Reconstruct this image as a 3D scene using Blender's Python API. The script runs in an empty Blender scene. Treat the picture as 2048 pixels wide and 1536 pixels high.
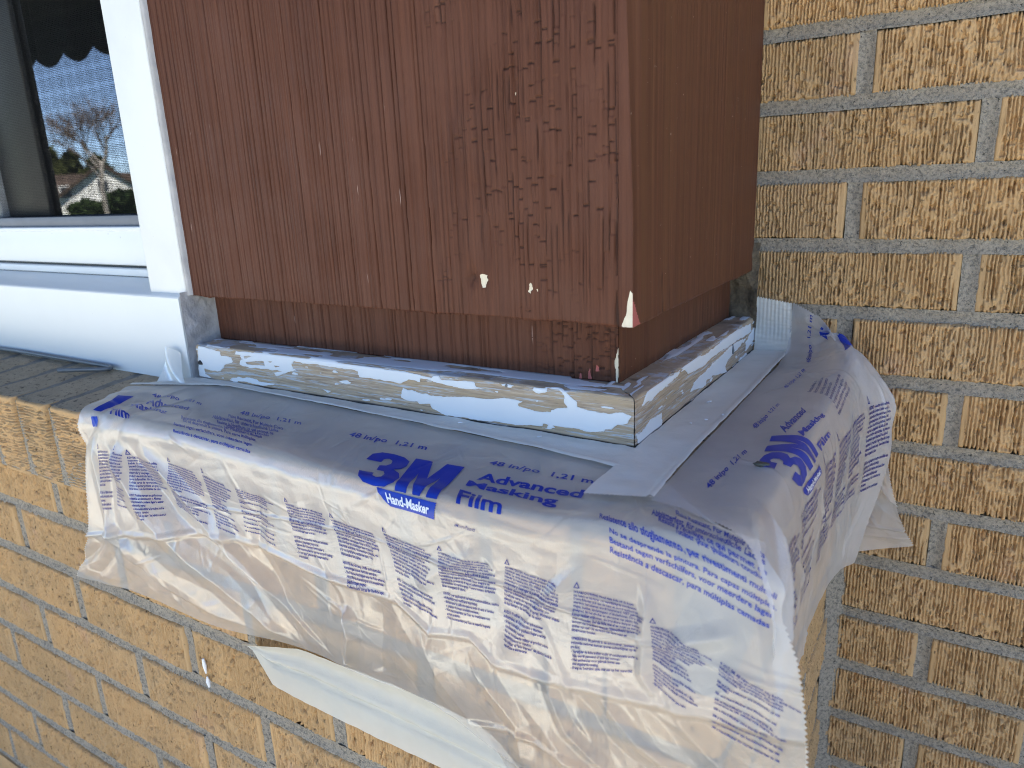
import bpy, bmesh, math, random, textwrap
import numpy as np
from mathutils import Matrix, Vector
random.seed(4)
R = math.radians
scene = bpy.context.scene
COL = scene.collection

# ---------------------------------------------------------------- camera
cam_data = bpy.data.cameras.new('camera')
cam = bpy.data.objects.new('camera', cam_data); COL.objects.link(cam)
cam_data.sensor_width = 36.0
cam_data.lens = 25.79
cam_data.clip_start = .01
cam_data.clip_end = 600
cam.matrix_world = Matrix(((.849966, -.105740, .516116, .1047), (.525102, .249479, -.813651, -.8038),
                           (-.042725, .962590, .267574, -.1258), (0, 0, 0, 1)))
cam_data.dof.use_dof = True
cam_data.dof.focus_distance = .62
cam_data.dof.aperture_fstop = 8.5
scene.camera = cam

# ---------------------------------------------------------------- sky, sun, exposure
SUN_EL, SUN_AZ = 54.0, 38.0           # the sun stands behind the house; this side is in open shade
world = bpy.data.worlds.new('World'); scene.world = world; world.use_nodes = True
wn = world.node_tree
bg = wn.nodes['Background']; bg.inputs['Strength'].default_value = .10
sky = wn.nodes.new('ShaderNodeTexSky'); sky.sky_type = 'NISHITA'; sky.sun_disc = False
sky.sun_elevation = R(SUN_EL); sky.sun_rotation = R(SUN_AZ)
sky.air_density = .45; sky.dust_density = .1; sky.ozone_density = 1.6
wn.links.new(sky.outputs[0], bg.inputs['Color'])
sun_data = bpy.data.lights.new('sun', 'SUN'); sun_data.energy = 5.0; sun_data.angle = R(.53); sun_data.color = (1, .95, .86)
sun = bpy.data.objects.new('sun', sun_data); COL.objects.link(sun)
sd = Vector((math.sin(R(SUN_AZ)) * math.cos(R(SUN_EL)), math.cos(R(SUN_AZ)) * math.cos(R(SUN_EL)), math.sin(R(SUN_EL))))
sun.rotation_euler = (-sd).to_track_quat('-Z', 'Y').to_euler()
scene.view_settings.view_transform = 'Standard'
scene.view_settings.look = 'None'
scene.view_settings.exposure = 2.4
scene.view_settings.gamma = 1
scene.view_settings.use_curve_mapping = False
scene.cycles.use_denoising = True
scene.cycles.denoising_prefilter = 'NONE'
scene.cycles.filter_width = 1.0
scene.cycles.max_bounces = 10
scene.cycles.transparent_max_bounces = 16

# ---------------------------------------------------------------- helpers
def tag(o, label=None, cat=None, group=None, kind=None):
    for k, v in (('label', label), ('category', cat), ('group', group), ('kind', kind)):
        if v: o[k] = v
    return o
def empty(name, loc=(0, 0, 0), label=None, cat=None, group=None):
    o = bpy.data.objects.new(name, None); COL.objects.link(o); o.location = loc; o.empty_display_size = .02
    return tag(o, label, cat, group)
def link(name, mesh, parent=None):
    o = bpy.data.objects.new(name, mesh); COL.objects.link(o)
    if parent is not None:
        o.parent = parent
        q = parent
        off = Vector((0, 0, 0))
        while q is not None:
            off += Vector(q.location); q = q.parent
        o.location = -off
    return o
def mesh_np(name, verts, faces, mat=None, smooth=False):
    """faces: (n,3) or (n,4) int array"""
    verts = np.asarray(verts, np.float32).reshape(-1, 3); faces = np.asarray(faces, np.int32)
    me = bpy.data.meshes.new(name)
    n, k = faces.shape
    me.vertices.add(len(verts)); me.vertices.foreach_set('co', verts.ravel())
    me.loops.add(n * k); me.loops.foreach_set('vertex_index', faces.ravel())
    me.polygons.add(n); me.polygons.foreach_set('loop_start', np.arange(0, n * k, k, dtype=np.int32))
    me.update(calc_edges=True)
    if smooth: me.polygons.foreach_set('use_smooth', np.ones(n, bool))
    if mat: me.materials.append(mat)
    me.validate()
    return me
def grid_faces(nu, nv, flip=False):
    i, j = np.meshgrid(np.arange(nu - 1), np.arange(nv - 1), indexing='ij')
    a = (i * nv + j).ravel(); f = np.stack([a, a + nv, a + nv + 1, a + 1], 1)
    return f[:, ::-1] if flip else f
def vattr(me, name, arr):
    at = me.attributes.new(name, 'FLOAT', 'POINT'); at.data.foreach_set('value', np.asarray(arr, np.float32).ravel())
def bm_obj(name, bm, mat, parent=None, smooth=False):
    me = bpy.data.meshes.new(name); bm.to_mesh(me); bm.free()
    if mat: me.materials.append(mat)
    if smooth:
        for p in me.polygons: p.use_smooth = True
    return link(name, me, parent)
def add_box(bm, lo, hi, bevel=0.0, seg=2):
    r = bmesh.ops.create_cube(bm, size=1)
    for v in r['verts']:
        v.co = Vector([(lo[i] + hi[i]) / 2 + v.co[i] * (hi[i] - lo[i]) for i in range(3)])
    if bevel:
        es = list({e for v in r['verts'] for e in v.link_edges})
        bmesh.ops.bevel(bm, geom=es, offset=bevel, segments=seg, affect='EDGES', profile=.5)
def box(name, lo, hi, mat, parent=None, bevel=0.0, seg=2):
    bm = bmesh.new(); add_box(bm, lo, hi, bevel, seg)
    return bm_obj(name, bm, mat, parent, bool(bevel))
def tube(bm, pts, r, n=8):
    pts = [Vector(p) for p in pts]; rings = []
    for i, p in enumerate(pts):
        d = (pts[min(i + 1, len(pts) - 1)] - pts[max(i - 1, 0)]).normalized()
        a = d.orthogonal().normalized(); b = d.cross(a)
        if rings:
            pa = (rings[-1][0].co - pts[i - 1]); pa = (pa - d * pa.dot(d)).normalized(); a = pa; b = d.cross(a)
        rr = r[i] if isinstance(r, (list, tuple)) else r
        rings.append([bm.verts.new(p + (a * math.cos(2 * math.pi * k / n) + b * math.sin(2 * math.pi * k / n)) * rr) for k in range(n)])
    for q, s in zip(rings, rings[1:]):
        for k in range(n): bm.faces.new((q[k], q[(k + 1) % n], s[(k + 1) % n], s[k]))
    bm.faces.new(rings[0][::-1]); bm.faces.new(rings[-1])

# ---------------------------------------------------------------- materials
class N:
    """tiny node helper"""
    def __init__(s, name):
        s.m = bpy.data.materials.new(name); s.m.use_nodes = True; s.t = s.m.node_tree; s.t.nodes.clear()
        s.out = s.t.nodes.new('ShaderNodeOutputMaterial')
    def n(s, typ, **kw):
        x = s.t.nodes.new(typ)
        for k, v in kw.items(): setattr(x, k, v)
        return x
    def set(s, sock, v):
        if isinstance(v, bpy.types.NodeSocket): s.t.links.new(v, sock)
        else:
            if sock.type == 'RGBA' and len(v) == 3: v = (*v, 1)
            sock.default_value = v
    def coord(s, scale=(1, 1, 1), obj=True):
        c = s.n('ShaderNodeTexCoord'); mp = s.n('ShaderNodeMapping')
        s.t.links.new(c.outputs['Object'], mp.inputs['Vector']); mp.inputs['Scale'].default_value = scale
        return mp.outputs[0]
    def pos(s, scale=(1, 1, 1)):
        c = s.n('ShaderNodeNewGeometry'); mp = s.n('ShaderNodeMapping')
        s.t.links.new(c.outputs['Position'], mp.inputs['Vector']); mp.inputs['Scale'].default_value = scale
        return mp.outputs[0]
    def noise(s, vec, scale, detail=4, rough=.55, dist=0.0, out='Fac'):
        x = s.n('ShaderNodeTexNoise'); s.set(x.inputs['Vector'], vec); x.inputs['Scale'].default_value = scale
        x.inputs['Detail'].default_value = detail; x.inputs['Roughness'].default_value = rough; x.inputs['Distortion'].default_value = dist
        return x.outputs[out]
    def vor(s, vec, scale, feature='F1', out='Distance'):
        x = s.n('ShaderNodeTexVoronoi', feature=feature); s.set(x.inputs['Vector'], vec); x.inputs['Scale'].default_value = scale
        return x.outputs[out]
    def ramp(s, fac, *stops):
        x = s.n('ShaderNodeValToRGB'); s.set(x.inputs[0], fac); e = x.color_ramp.elements
        while len(e) < len(stops): e.new(.5)
        for k, (p, c) in zip(e, stops): k.position = p; k.color = (c, c, c, 1) if not isinstance(c, (tuple, list)) else (*c, 1)
        return x.outputs[0]
    def mix(s, f, a, b, blend='MIX'):
        x = s.n('ShaderNodeMix', data_type='RGBA', blend_type=blend)
        s.set(x.inputs[0], f); s.set(x.inputs[6], a); s.set(x.inputs[7], b); return x.outputs[2]
    def math(s, op, a, b=0.0, c=0.0):
        x = s.n('ShaderNodeMath', operation=op); s.set(x.inputs[0], a); s.set(x.inputs[1], b)
        if op in ('MULTIPLY_ADD',): s.set(x.inputs[2], c)
        return x.outputs[0]
    def attr(s, name):
        x = s.n('ShaderNodeAttribute', attribute_name=name); return x.outputs['Fac']
    def rnd(s):
        return s.n('ShaderNodeObjectInfo').outputs['Random']
    def bump(s, h, dist=.001, strength=1.0, normal=None):
        x = s.n('ShaderNodeBump'); s.set(x.inputs['Height'], h); x.inputs['Distance'].default_value = dist; x.inputs['Strength'].default_value = strength
        if normal is not None: s.set(x.inputs['Normal'], normal)
        return x.outputs[0]
    def bsdf(s, col, rough=.6, spec=.4, normal=None, metal=0.0, **kw):
        x = s.n('ShaderNodeBsdfPrincipled'); s.set(x.inputs['Base Color'], col); s.set(x.inputs['Roughness'], rough)
        x.inputs['Specular IOR Level'].default_value = spec; x.inputs['Metallic'].default_value = metal
        for k, v in kw.items(): s.set(x.inputs[k.replace('_', ' ')], v)
        if normal is not None: s.set(x.inputs['Normal'], normal)
        return x.outputs[0]
    def done(s, sh):
        s.t.links.new(sh, s.out.inputs[0]); return s.m

def mat_brick(name, tint=1.0):
    a = N(name); v = a.coord(); w = a.pos()
    n1 = a.noise(v, 45, 3); n2 = a.noise(w, 9, 2); n3 = a.noise(w, 420, 2, .7)
    c = a.mix(n1, (.47 * tint, .275 * tint, .122 * tint), (.63 * tint, .398 * tint, .192 * tint))
    c = a.mix(a.ramp(n2, (.35, 0.0), (.7, .55)), c, (.38 * tint, .265 * tint, .15 * tint))
    c = a.mix(a.math('MULTIPLY', a.rnd(), .22), c, (.33, .215, .10))
    c = a.mix(a.ramp(a.noise(a.pos((230, 230, 110)), 1, 3, .6), (.63, 0.0), (.70, .8)), c, (.085, .055, .03))
    c = a.mix(a.ramp(n3, (.66, 0.0), (.78, .45)), c, (.58, .44, .27))
    pink = a.ramp(a.noise(w, 14, 3, .65), (.60, 0.0), (.72, .35))
    c = a.mix(pink, c, (.48, .29, .21))
    h = a.noise(v, 900, 3, .6)
    return a.done(a.bsdf(c, .9, .2, a.bump(h, .0006, .8)))
def mat_mortar():
    a = N('mortar'); w = a.pos()
    n1 = a.noise(w, 30, 4); n2 = a.noise(w, 330, 4, .75)
    c = a.mix(n1, (.29, .246, .194), (.45, .392, .312))
    c = a.mix(a.ramp(n2, (.36, .75), (.54, 0.0)), c, (.10, .095, .085))
    c = a.mix(a.ramp(a.noise(w, 260, 2), (.66, 0.0), (.70, .9)), c, (.03, .028, .026))
    c = a.mix(a.ramp(a.noise(w, 260, 2), (.72, 0.0), (.76, .6)), c, (.55, .53, .49))
    h = a.math('ADD', a.noise(w, 500, 4, .7), a.math('MULTIPLY', a.noise(w, 60, 3), 1.5))
    return a.done(a.bsdf(c, .95, .15, a.bump(h, .0022, 1)))
def mat_brick_top():
    a = N('weathered_brick_top'); w = a.pos()
    c = a.mix(a.noise(w, 60, 5, .7), (.27, .205, .13), (.50, .39, .265))
    c = a.mix(a.ramp(a.noise(w, 240, 3), (.55, 0.0), (.7, .8)), c, (.05, .04, .035))
    return a.done(a.bsdf(c, .95, .15, a.bump(a.noise(w, 300, 4, .7), .002, 1)))
def mat_brown():
    a = N('brown_paint'); w = a.pos()
    st = a.noise(a.pos((330, 330, 5)), 1, 3, .6)  # upright streaks: worn ridges, and groove shading put into the colour
    c = a.mix(a.ramp(st, (.2, 0.0), (.8, 1.0)), (.058, .0195, .010), (.122, .045, .0235))
    c = a.mix(a.ramp(a.noise(w, 11, 3), (.4, 0.0), (.75, .6)), c, (.115, .045, .026))
    scr = a.ramp(a.noise(a.pos((420, 420, 26)), 1, 2, .5), (.755, 0.0), (.79, .75))
    c = a.mix(a.math('MULTIPLY', scr, a.attr('scuff')), c, (.42, .30, .26))
    c = a.mix(a.attr('crack'), c, (.045, .019, .012))  # cracks: old wood and dirt, darkened also for the shade of deep gaps
    cream = a.mix(a.noise(w, 200, 3), (.60, .50, .36), (.72, .66, .52))
    c = a.mix(a.ramp(a.attr('chip'), (.45, 0.0), (.55, 1.0)), c, cream)
    c = a.mix(a.ramp(a.attr('pink'), (.45, 0.0), (.55, 1.0)), c, (.42, .12, .10))
    h = a.math('ADD', a.noise(a.pos((700, 700, 40)), 1, 3, .6), a.math('MULTIPLY', a.noise(w, 350, 3), .6))
    return a.done(a.bsdf(c, a.ramp(a.noise(w, 30, 2), (.3, .58), (.7, .72)), .22, a.bump(h, .0005, .8)))
def mat_brown_side():
    a = N('brown_stain_side'); w = a.pos()
    st = a.noise(a.pos((160, 160, 2.2)), 1, 4, .65)
    c = a.mix(a.ramp(st, (.3, 0.0), (.7, 1.0)), (.082, .030, .0165), (.140, .057, .0295))
    c = a.mix(a.ramp(a.noise(a.pos((55, 55, 2)), 1, 2), (.45, 0.0), (.65, .55)), c, (.120, .051, .0235))
    c = a.mix(a.ramp(a.noise(w, 260, 2), (.74, 0.0), (.765, .7)), c, (.5, .38, .3))
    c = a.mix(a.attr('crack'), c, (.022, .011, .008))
    c = a.mix(a.ramp(a.attr('chip'), (.45, 0.0), (.55, 1.0)), c, (.68, .60, .46))
    c = a.mix(a.ramp(a.attr('pink'), (.45, 0.0), (.55, 1.0)), c, (.42, .12, .10))
    h = a.noise(a.pos((420, 420, 6)), 1, 3, .6)
    return a.done(a.bsdf(c, .58, .25, a.bump(h, .0005, .7)))
def mat_trim():
    a = N('peeling_white_paint'); w = a.pos()
    # grain runs along the board: x on the front board, y on the side board
    g = a.noise(a.pos((34, 34, 620)), 1, 5, .65, .4)
    wood = a.mix(a.ramp(g, (.3, 0.0), (.7, 1.0)), (.28, .20, .13), (.60, .47, .34))
    wood = a.mix(a.ramp(a.noise(a.pos((16, 16, 90)), 1, 3), (.42, 0.0), (.62, .8)), wood, (.47, .35, .22))
    grey = a.mix(g, (.42, .44, .45), (.60, .64, .68))
    wood = a.mix(a.ramp(a.noise(a.pos((22, 22, 420)), 1, 5, .72), (.54, 0.0), (.60, .8)), wood, grey)
    wood = a.mix(a.ramp(a.noise(a.pos((30, 30, 1100)), 1, 3, .7), (.60, 0.0), (.70, .75)), wood, (.10, .075, .05))
    c = a.mix(a.ramp(a.attr('paint'), (.46, 0.0), (.54, 1.0)), wood, a.mix(a.noise(w, 25, 3), (.70, .715, .72), (.77, .78, .78)))
    c = a.mix(a.attr('darkening'), c, (.05, .045, .04))
    h = a.math('MULTIPLY', g, a.math('SUBTRACT', 1.0, a.math('MULTIPLY', a.ramp(a.attr('paint'), (.46, 0.0), (.54, 1.0)), .9)))
    return a.done(a.bsdf(c, a.math('SUBTRACT', .8, a.math('MULTIPLY', a.attr('paint'), .3)), .35, a.bump(h, .0009, .9)))
def mat_white(name, col=(.70, .71, .70), rough=.4, darkening=.1):
    a = N(name); w = a.pos()
    c = a.mix(a.ramp(a.noise(w, 16, 4), (.45, 0.0), (.8, darkening)), col, tuple(x * .72 for x in col))  # random grime patches
    c = a.mix(a.ramp(a.noise(w, 190, 2), (.77, 0.0), (.80, .5)), c, (.35, .33, .30))
    return a.done(a.bsdf(c, rough, .45, a.bump(a.noise(w, 40, 3), .0008, .3)))
def mat_simple(name, col, rough=.7, spec=.3, metal=0.0, var=.25, scale=30, bump=0.0, bscale=200):
    a = N(name); w = a.pos()
    c = a.mix(a.noise(w, scale, 4), tuple(x * (1 - var) for x in col), tuple(min(1, x * (1 + var)) for x in col))
    return a.done(a.bsdf(c, rough, spec, a.bump(a.noise(w, bscale, 3), bump, 1) if bump else None, metal))
def mat_film(name, clear=.43, milk=(.93, .905, .86), gloss=.13, through=.45):
    """thin milky plastic: part clear, part light-scattering, with a soft sheen"""
    a = N(name); w = a.pos()
    var = a.ramp(a.noise(w, 13, 4, .6), (.3, 0.0), (.75, 1.0))
    h = a.math('ADD', a.noise(w, 90, 5, .65, .8), a.math('MULTIPLY', a.ramp(a.noise(a.pos((900, 900, 160)), 1, 2), (.5, 0.0), (.75, 1.0)), .10))
    nm = a.bump(h, .0014, .30)
    tr = a.n('ShaderNodeBsdfTransparent'); tr.inputs[0].default_value = (.97, .97, .98, 1)
    df = a.n('ShaderNodeBsdfDiffuse'); a.set(df.inputs[0], milk); a.set(df.inputs['Normal'], nm)
    tl = a.n('ShaderNodeBsdfTranslucent'); a.set(tl.inputs[0], milk); a.set(tl.inputs['Normal'], nm)
    m1 = a.n('ShaderNodeMixShader'); m1.inputs[0].default_value = through
    a.t.links.new(df.outputs[0], m1.inputs[1]); a.t.links.new(tl.outputs[0], m1.inputs[2])
    m2 = a.n('ShaderNodeMixShader'); a.set(m2.inputs[0], a.math('SUBTRACT', a.math('ADD', 1 - clear - .06, a.math('MULTIPLY', var, .12)), a.math('MULTIPLY', a.attr('single_layer'), .20)))
    a.t.links.new(tr.outputs[0], m2.inputs[1]); a.t.links.new(m1.outputs[0], m2.inputs[2])
    gl = a.n('ShaderNodeBsdfGlossy'); gl.inputs['Roughness'].default_value = .24; gl.inputs[0].default_value = (1, 1, 1, 1); a.set(gl.inputs['Normal'], nm)
    lw = a.n('ShaderNodeFresnel'); lw.inputs[0].default_value = 1.5; a.set(lw.inputs['Normal'], nm)
    m3 = a.n('ShaderNodeMixShader'); a.set(m3.inputs[0], a.math('MINIMUM', a.math('MULTIPLY', lw.outputs[0], gloss), .35))
    a.t.links.new(m2.outputs[0], m3.inputs[1]); a.t.links.new(gl.outputs[0], m3.inputs[2])
    return a.done(m3.outputs[0])
def mat_ink(name, col):
    a = N(name); w = a.pos()
    c = a.mix(a.noise(w, 120, 3), tuple(x * .85 for x in col), tuple(x * 1.15 for x in col))
    return a.done(a.bsdf(c, .3, .4, None, 0.0))
def mat_glass():
    a = N('window_glass')
    tr = a.n('ShaderNodeBsdfTransparent'); tr.inputs[0].default_value = (.6, .63, .62, 1)
    gl = a.n('ShaderNodeBsdfGlossy'); gl.inputs['Roughness'].default_value = .0
    m = a.n('ShaderNodeMixShader'); m.inputs[0].default_value = .42
    a.t.links.new(tr.outputs[0], m.inputs[1]); a.t.links.new(gl.outputs[0], m.inputs[2])
    return a.done(m.outputs[0])
def mat_screen():
    a = N('insect_screen'); sep = a.n('ShaderNodeSeparateXYZ'); a.t.links.new(a.pos((1, 1, 1)), sep.inputs[0])
    def wires(sock, k):
        f = a.math('FRACT', a.math('MULTIPLY', sock, k)); return a.math('LESS_THAN', f, .2)
    m_ = a.math('MAXIMUM', wires(sep.outputs[0], 520), wires(sep.outputs[2], 520))
    tr = a.n('ShaderNodeBsdfTransparent'); df = a.n('ShaderNodeBsdfDiffuse'); df.inputs[0].default_value = (.016, .016, .017, 1)
    mx = a.n('ShaderNodeMixShader'); a.set(mx.inputs[0], m_)
    a.t.links.new(tr.outputs[0], mx.inputs[1]); a.t.links.new(df.outputs[0], mx.inputs[2])
    return a.done(mx.outputs[0])

M = dict(old_mortar=mat_simple('weathered_mortar', (.23, .205, .17), .95, .1, 0, .5, 90, .002, 300), brick=mat_brick('tan_brick'), brick_base=mat_brick('tan_brick_lower', .97), mortar=mat_mortar(), brick_top=mat_brick_top(), brown=mat_brown(), brown_side=mat_brown_side(),
         trim=mat_trim(), white=mat_white('white_vinyl'), jamb=mat_white('white_jamb_paint', (.68, .68, .66), .45, .3), caulk=mat_simple('grey_caulk', (.40, .38, .37), .7, .3, 0, .3, 60, .002, 90),
         grey_frame=mat_simple('grey_screen_frame', (.16, .17, .19), .5), dark=mat_simple('dark_bronze', (.030, .030, .028), .4), room=mat_simple('dark_room', (.05, .048, .045), .9),
         curtain=mat_simple('dark_curtain', (.045, .05, .045), .9), light_frame=mat_simple('weathered_sash', (.42, .43, .43), .5),
         film=mat_film('masking_film'), film_side=mat_film('masking_film_side', .42, (.89, .87, .86)), tape=mat_film('masking_tape_on_film', .12, (.88, .84, .75), .2, .22),
         tape_strip=mat_film('cream_masking_tape', .16, (.78, .75, .66), .15, .3), ink=mat_ink('blue_print', (.012, .040, .33)), ink_small=mat_ink('blue_small_print', (.008, .020, .19)),
         white_ink=mat_ink('unprinted_film', (.70, .72, .80)), glass=mat_glass(), screen=mat_screen(), steel=mat_simple('galvanised_steel', (.16, .165, .17), .5, .5, .5, .2, 80),
         grass=mat_simple('grass', (.055, .085, .025), .95, .1, 0, .5, 3, .03, 40), slab=mat_simple('bounce_concrete', (.47, .46, .40), .9, .2, 0, .15, 5, .004, 60), road=mat_simple('asphalt', (.05, .05, .05), .9),
         siding=mat_simple('white_siding', (.74, .74, .72), .6), shingle=mat_simple('brown_shingles', (.075, .055, .045), .9, .2, 0, .3, 4), pane=mat_simple('dark_pane', (.05, .055, .065), .2, .5),
         bark=mat_simple('pale_bark', (.34, .31, .28), .9, .2, 0, .3, 4), twig=mat_simple('brown_twigs', (.16, .115, .085), .9), leaf=mat_simple('hedge_leaves', (.035, .06, .018), .8, .2, 0, .4, 2),
         olive=mat_simple('conifer_needles', (.06, .07, .025), .9, .1, 0, .4, 1), canvas=mat_simple('dark_green_canvas', (.025, .028, .026), .9), chip=mat_simple('dark_chip', (.05, .055, .045), .4, .5, 0, .6, 300),
         flake=mat_simple('white_paint_flake', (.8, .8, .8), .5))

# --FILM-START--
def _tab(seed):
    return np.random.default_rng(abs(int(seed))).random((257, 257))
_TABS = {}
def vnoise(x, y, seed=0):
    """smooth value noise in 0..1 on arrays"""
    if seed not in _TABS:
        _TABS[seed] = _tab(seed)
    t = _TABS[seed]
    x = np.asarray(x, float); y = np.asarray(y, float)
    xi = np.floor(x).astype(int); yi = np.floor(y).astype(int)
    fx = x - xi; fy = y - yi
    fx = fx * fx * (3 - 2 * fx); fy = fy * fy * (3 - 2 * fy)
    a = t[xi % 256, yi % 256]; b = t[(xi + 1) % 256, yi % 256]
    c = t[xi % 256, (yi + 1) % 256]; d = t[(xi + 1) % 256, (yi + 1) % 256]
    return (a * (1 - fx) + b * fx) * (1 - fy) + (c * (1 - fx) + d * fx) * fy
def fbm(x, y, seed=0, n=4, gain=0.5):
    s = 0; a = 1.0; tot = 0
    for k in range(n):
        s = s + a * vnoise(x * 2 ** k + 17.3 * k, y * 2 ** k - 9.1 * k, seed + k); tot += a; a *= gain
    return s / tot
def seg_dist(X, Z, pts):
    """distance to a polyline and the position 0..1 along it"""
    best = np.full(X.shape, 9.0); along = np.zeros(X.shape)
    n = len(pts) - 1
    for i in range(n):
        ax, az = pts[i]; bx, bz = pts[i + 1]
        L2 = (bx - ax) ** 2 + (bz - az) ** 2 + 1e-12
        t = np.clip(((X - ax) * (bx - ax) + (Z - az) * (bz - az)) / L2, 0, 1)
        d = np.hypot(X - ax - t * (bx - ax), Z - az - t * (bz - az))
        m = d < best
        best = np.where(m, d, best); along = np.where(m, (i + t) / n, along)
    return best, along
def cr(P, s, t):
    """monotone-ish cubic through rows of P (n,k) given at s, sampled at t"""
    P = np.asarray(P, float); s = np.asarray(s, float)
    m = np.zeros_like(P)
    ds = np.diff(s)[:, None]; sl = np.diff(P, axis=0) / ds
    m[1:-1] = (sl[:-1] * ds[1:] + sl[1:] * ds[:-1]) / (ds[1:] + ds[:-1]); m[0] = sl[0]; m[-1] = sl[-1]
    i = np.clip(np.searchsorted(s, t, side='right') - 1, 0, len(s) - 2)
    h = (s[i + 1] - s[i])[:, None]; x = ((t - s[i]) / (s[i + 1] - s[i]))[:, None]
    return ((2 * x ** 3 - 3 * x ** 2 + 1) * P[i] + (x ** 3 - 2 * x ** 2 + x) * h * m[i]
            + (-2 * x ** 3 + 3 * x ** 2) * P[i + 1] + (x ** 3 - x ** 2) * h * m[i + 1])
def surf(G, us, vs, nu, nv):
    """G[row][col] guide points, rows at vs, columns at us -> grid (nu,nv,3)"""
    G = np.asarray(G, float)
    u = np.linspace(us[0], us[-1], nu); v = np.linspace(vs[0], vs[-1], nv)
    rows = np.stack([cr(G[r], us, u) for r in range(len(vs))])          # rows,nu,3
    out = cr(rows.reshape(len(vs), -1), vs, v).reshape(nv, nu, 3).transpose(1, 0, 2)
    return out
def normals(P):
    du = np.gradient(P, axis=0); dv = np.gradient(P, axis=1)
    n = np.cross(du, dv); n /= np.linalg.norm(n, axis=-1, keepdims=True) + 1e-12
    return n
def crumple(U, V, seed, n, lo, hi, amp, w, ang=None):
    """sharp-ridged folds: n random creases scattered over the sheet"""
    r = np.random.default_rng(seed); h = np.zeros(U.shape)
    u0, u1, v0, v1 = U.min(), U.max(), V.min(), V.max()
    for k in range(n):
        cu, cv = r.uniform(u0, u1), r.uniform(v0, v1)
        a = r.uniform(0, math.pi) if ang is None else r.normal(ang[0], ang[1])
        L = r.uniform(lo, hi)
        t = (U - cu) * math.cos(a) + (V - cv) * math.sin(a)
        d = -(U - cu) * math.sin(a) + (V - cv) * math.cos(a)
        ww = w * r.uniform(.5, 1.8)
        fall = np.clip(1 - (t / L) ** 2, 0, 1)
        prof = np.clip(1 - np.abs(d) / ww, 0, 1)
        if r.random() < .5:
            prof = prof * np.where(d > 0, 1, np.clip(1 + d / (ww * .35), 0, 1))
        h += r.choice((-.6, 1.0)) * amp * r.uniform(.4, 1.2) * prof * fall
    return h
FU = [-.605, -.52, -.44, -.36, -.28, -.20, -.12, -.05, .0, .036]
FV = [0, .038, .067, .076, .0855, .098, .134, .172, .212, .256]
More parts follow.
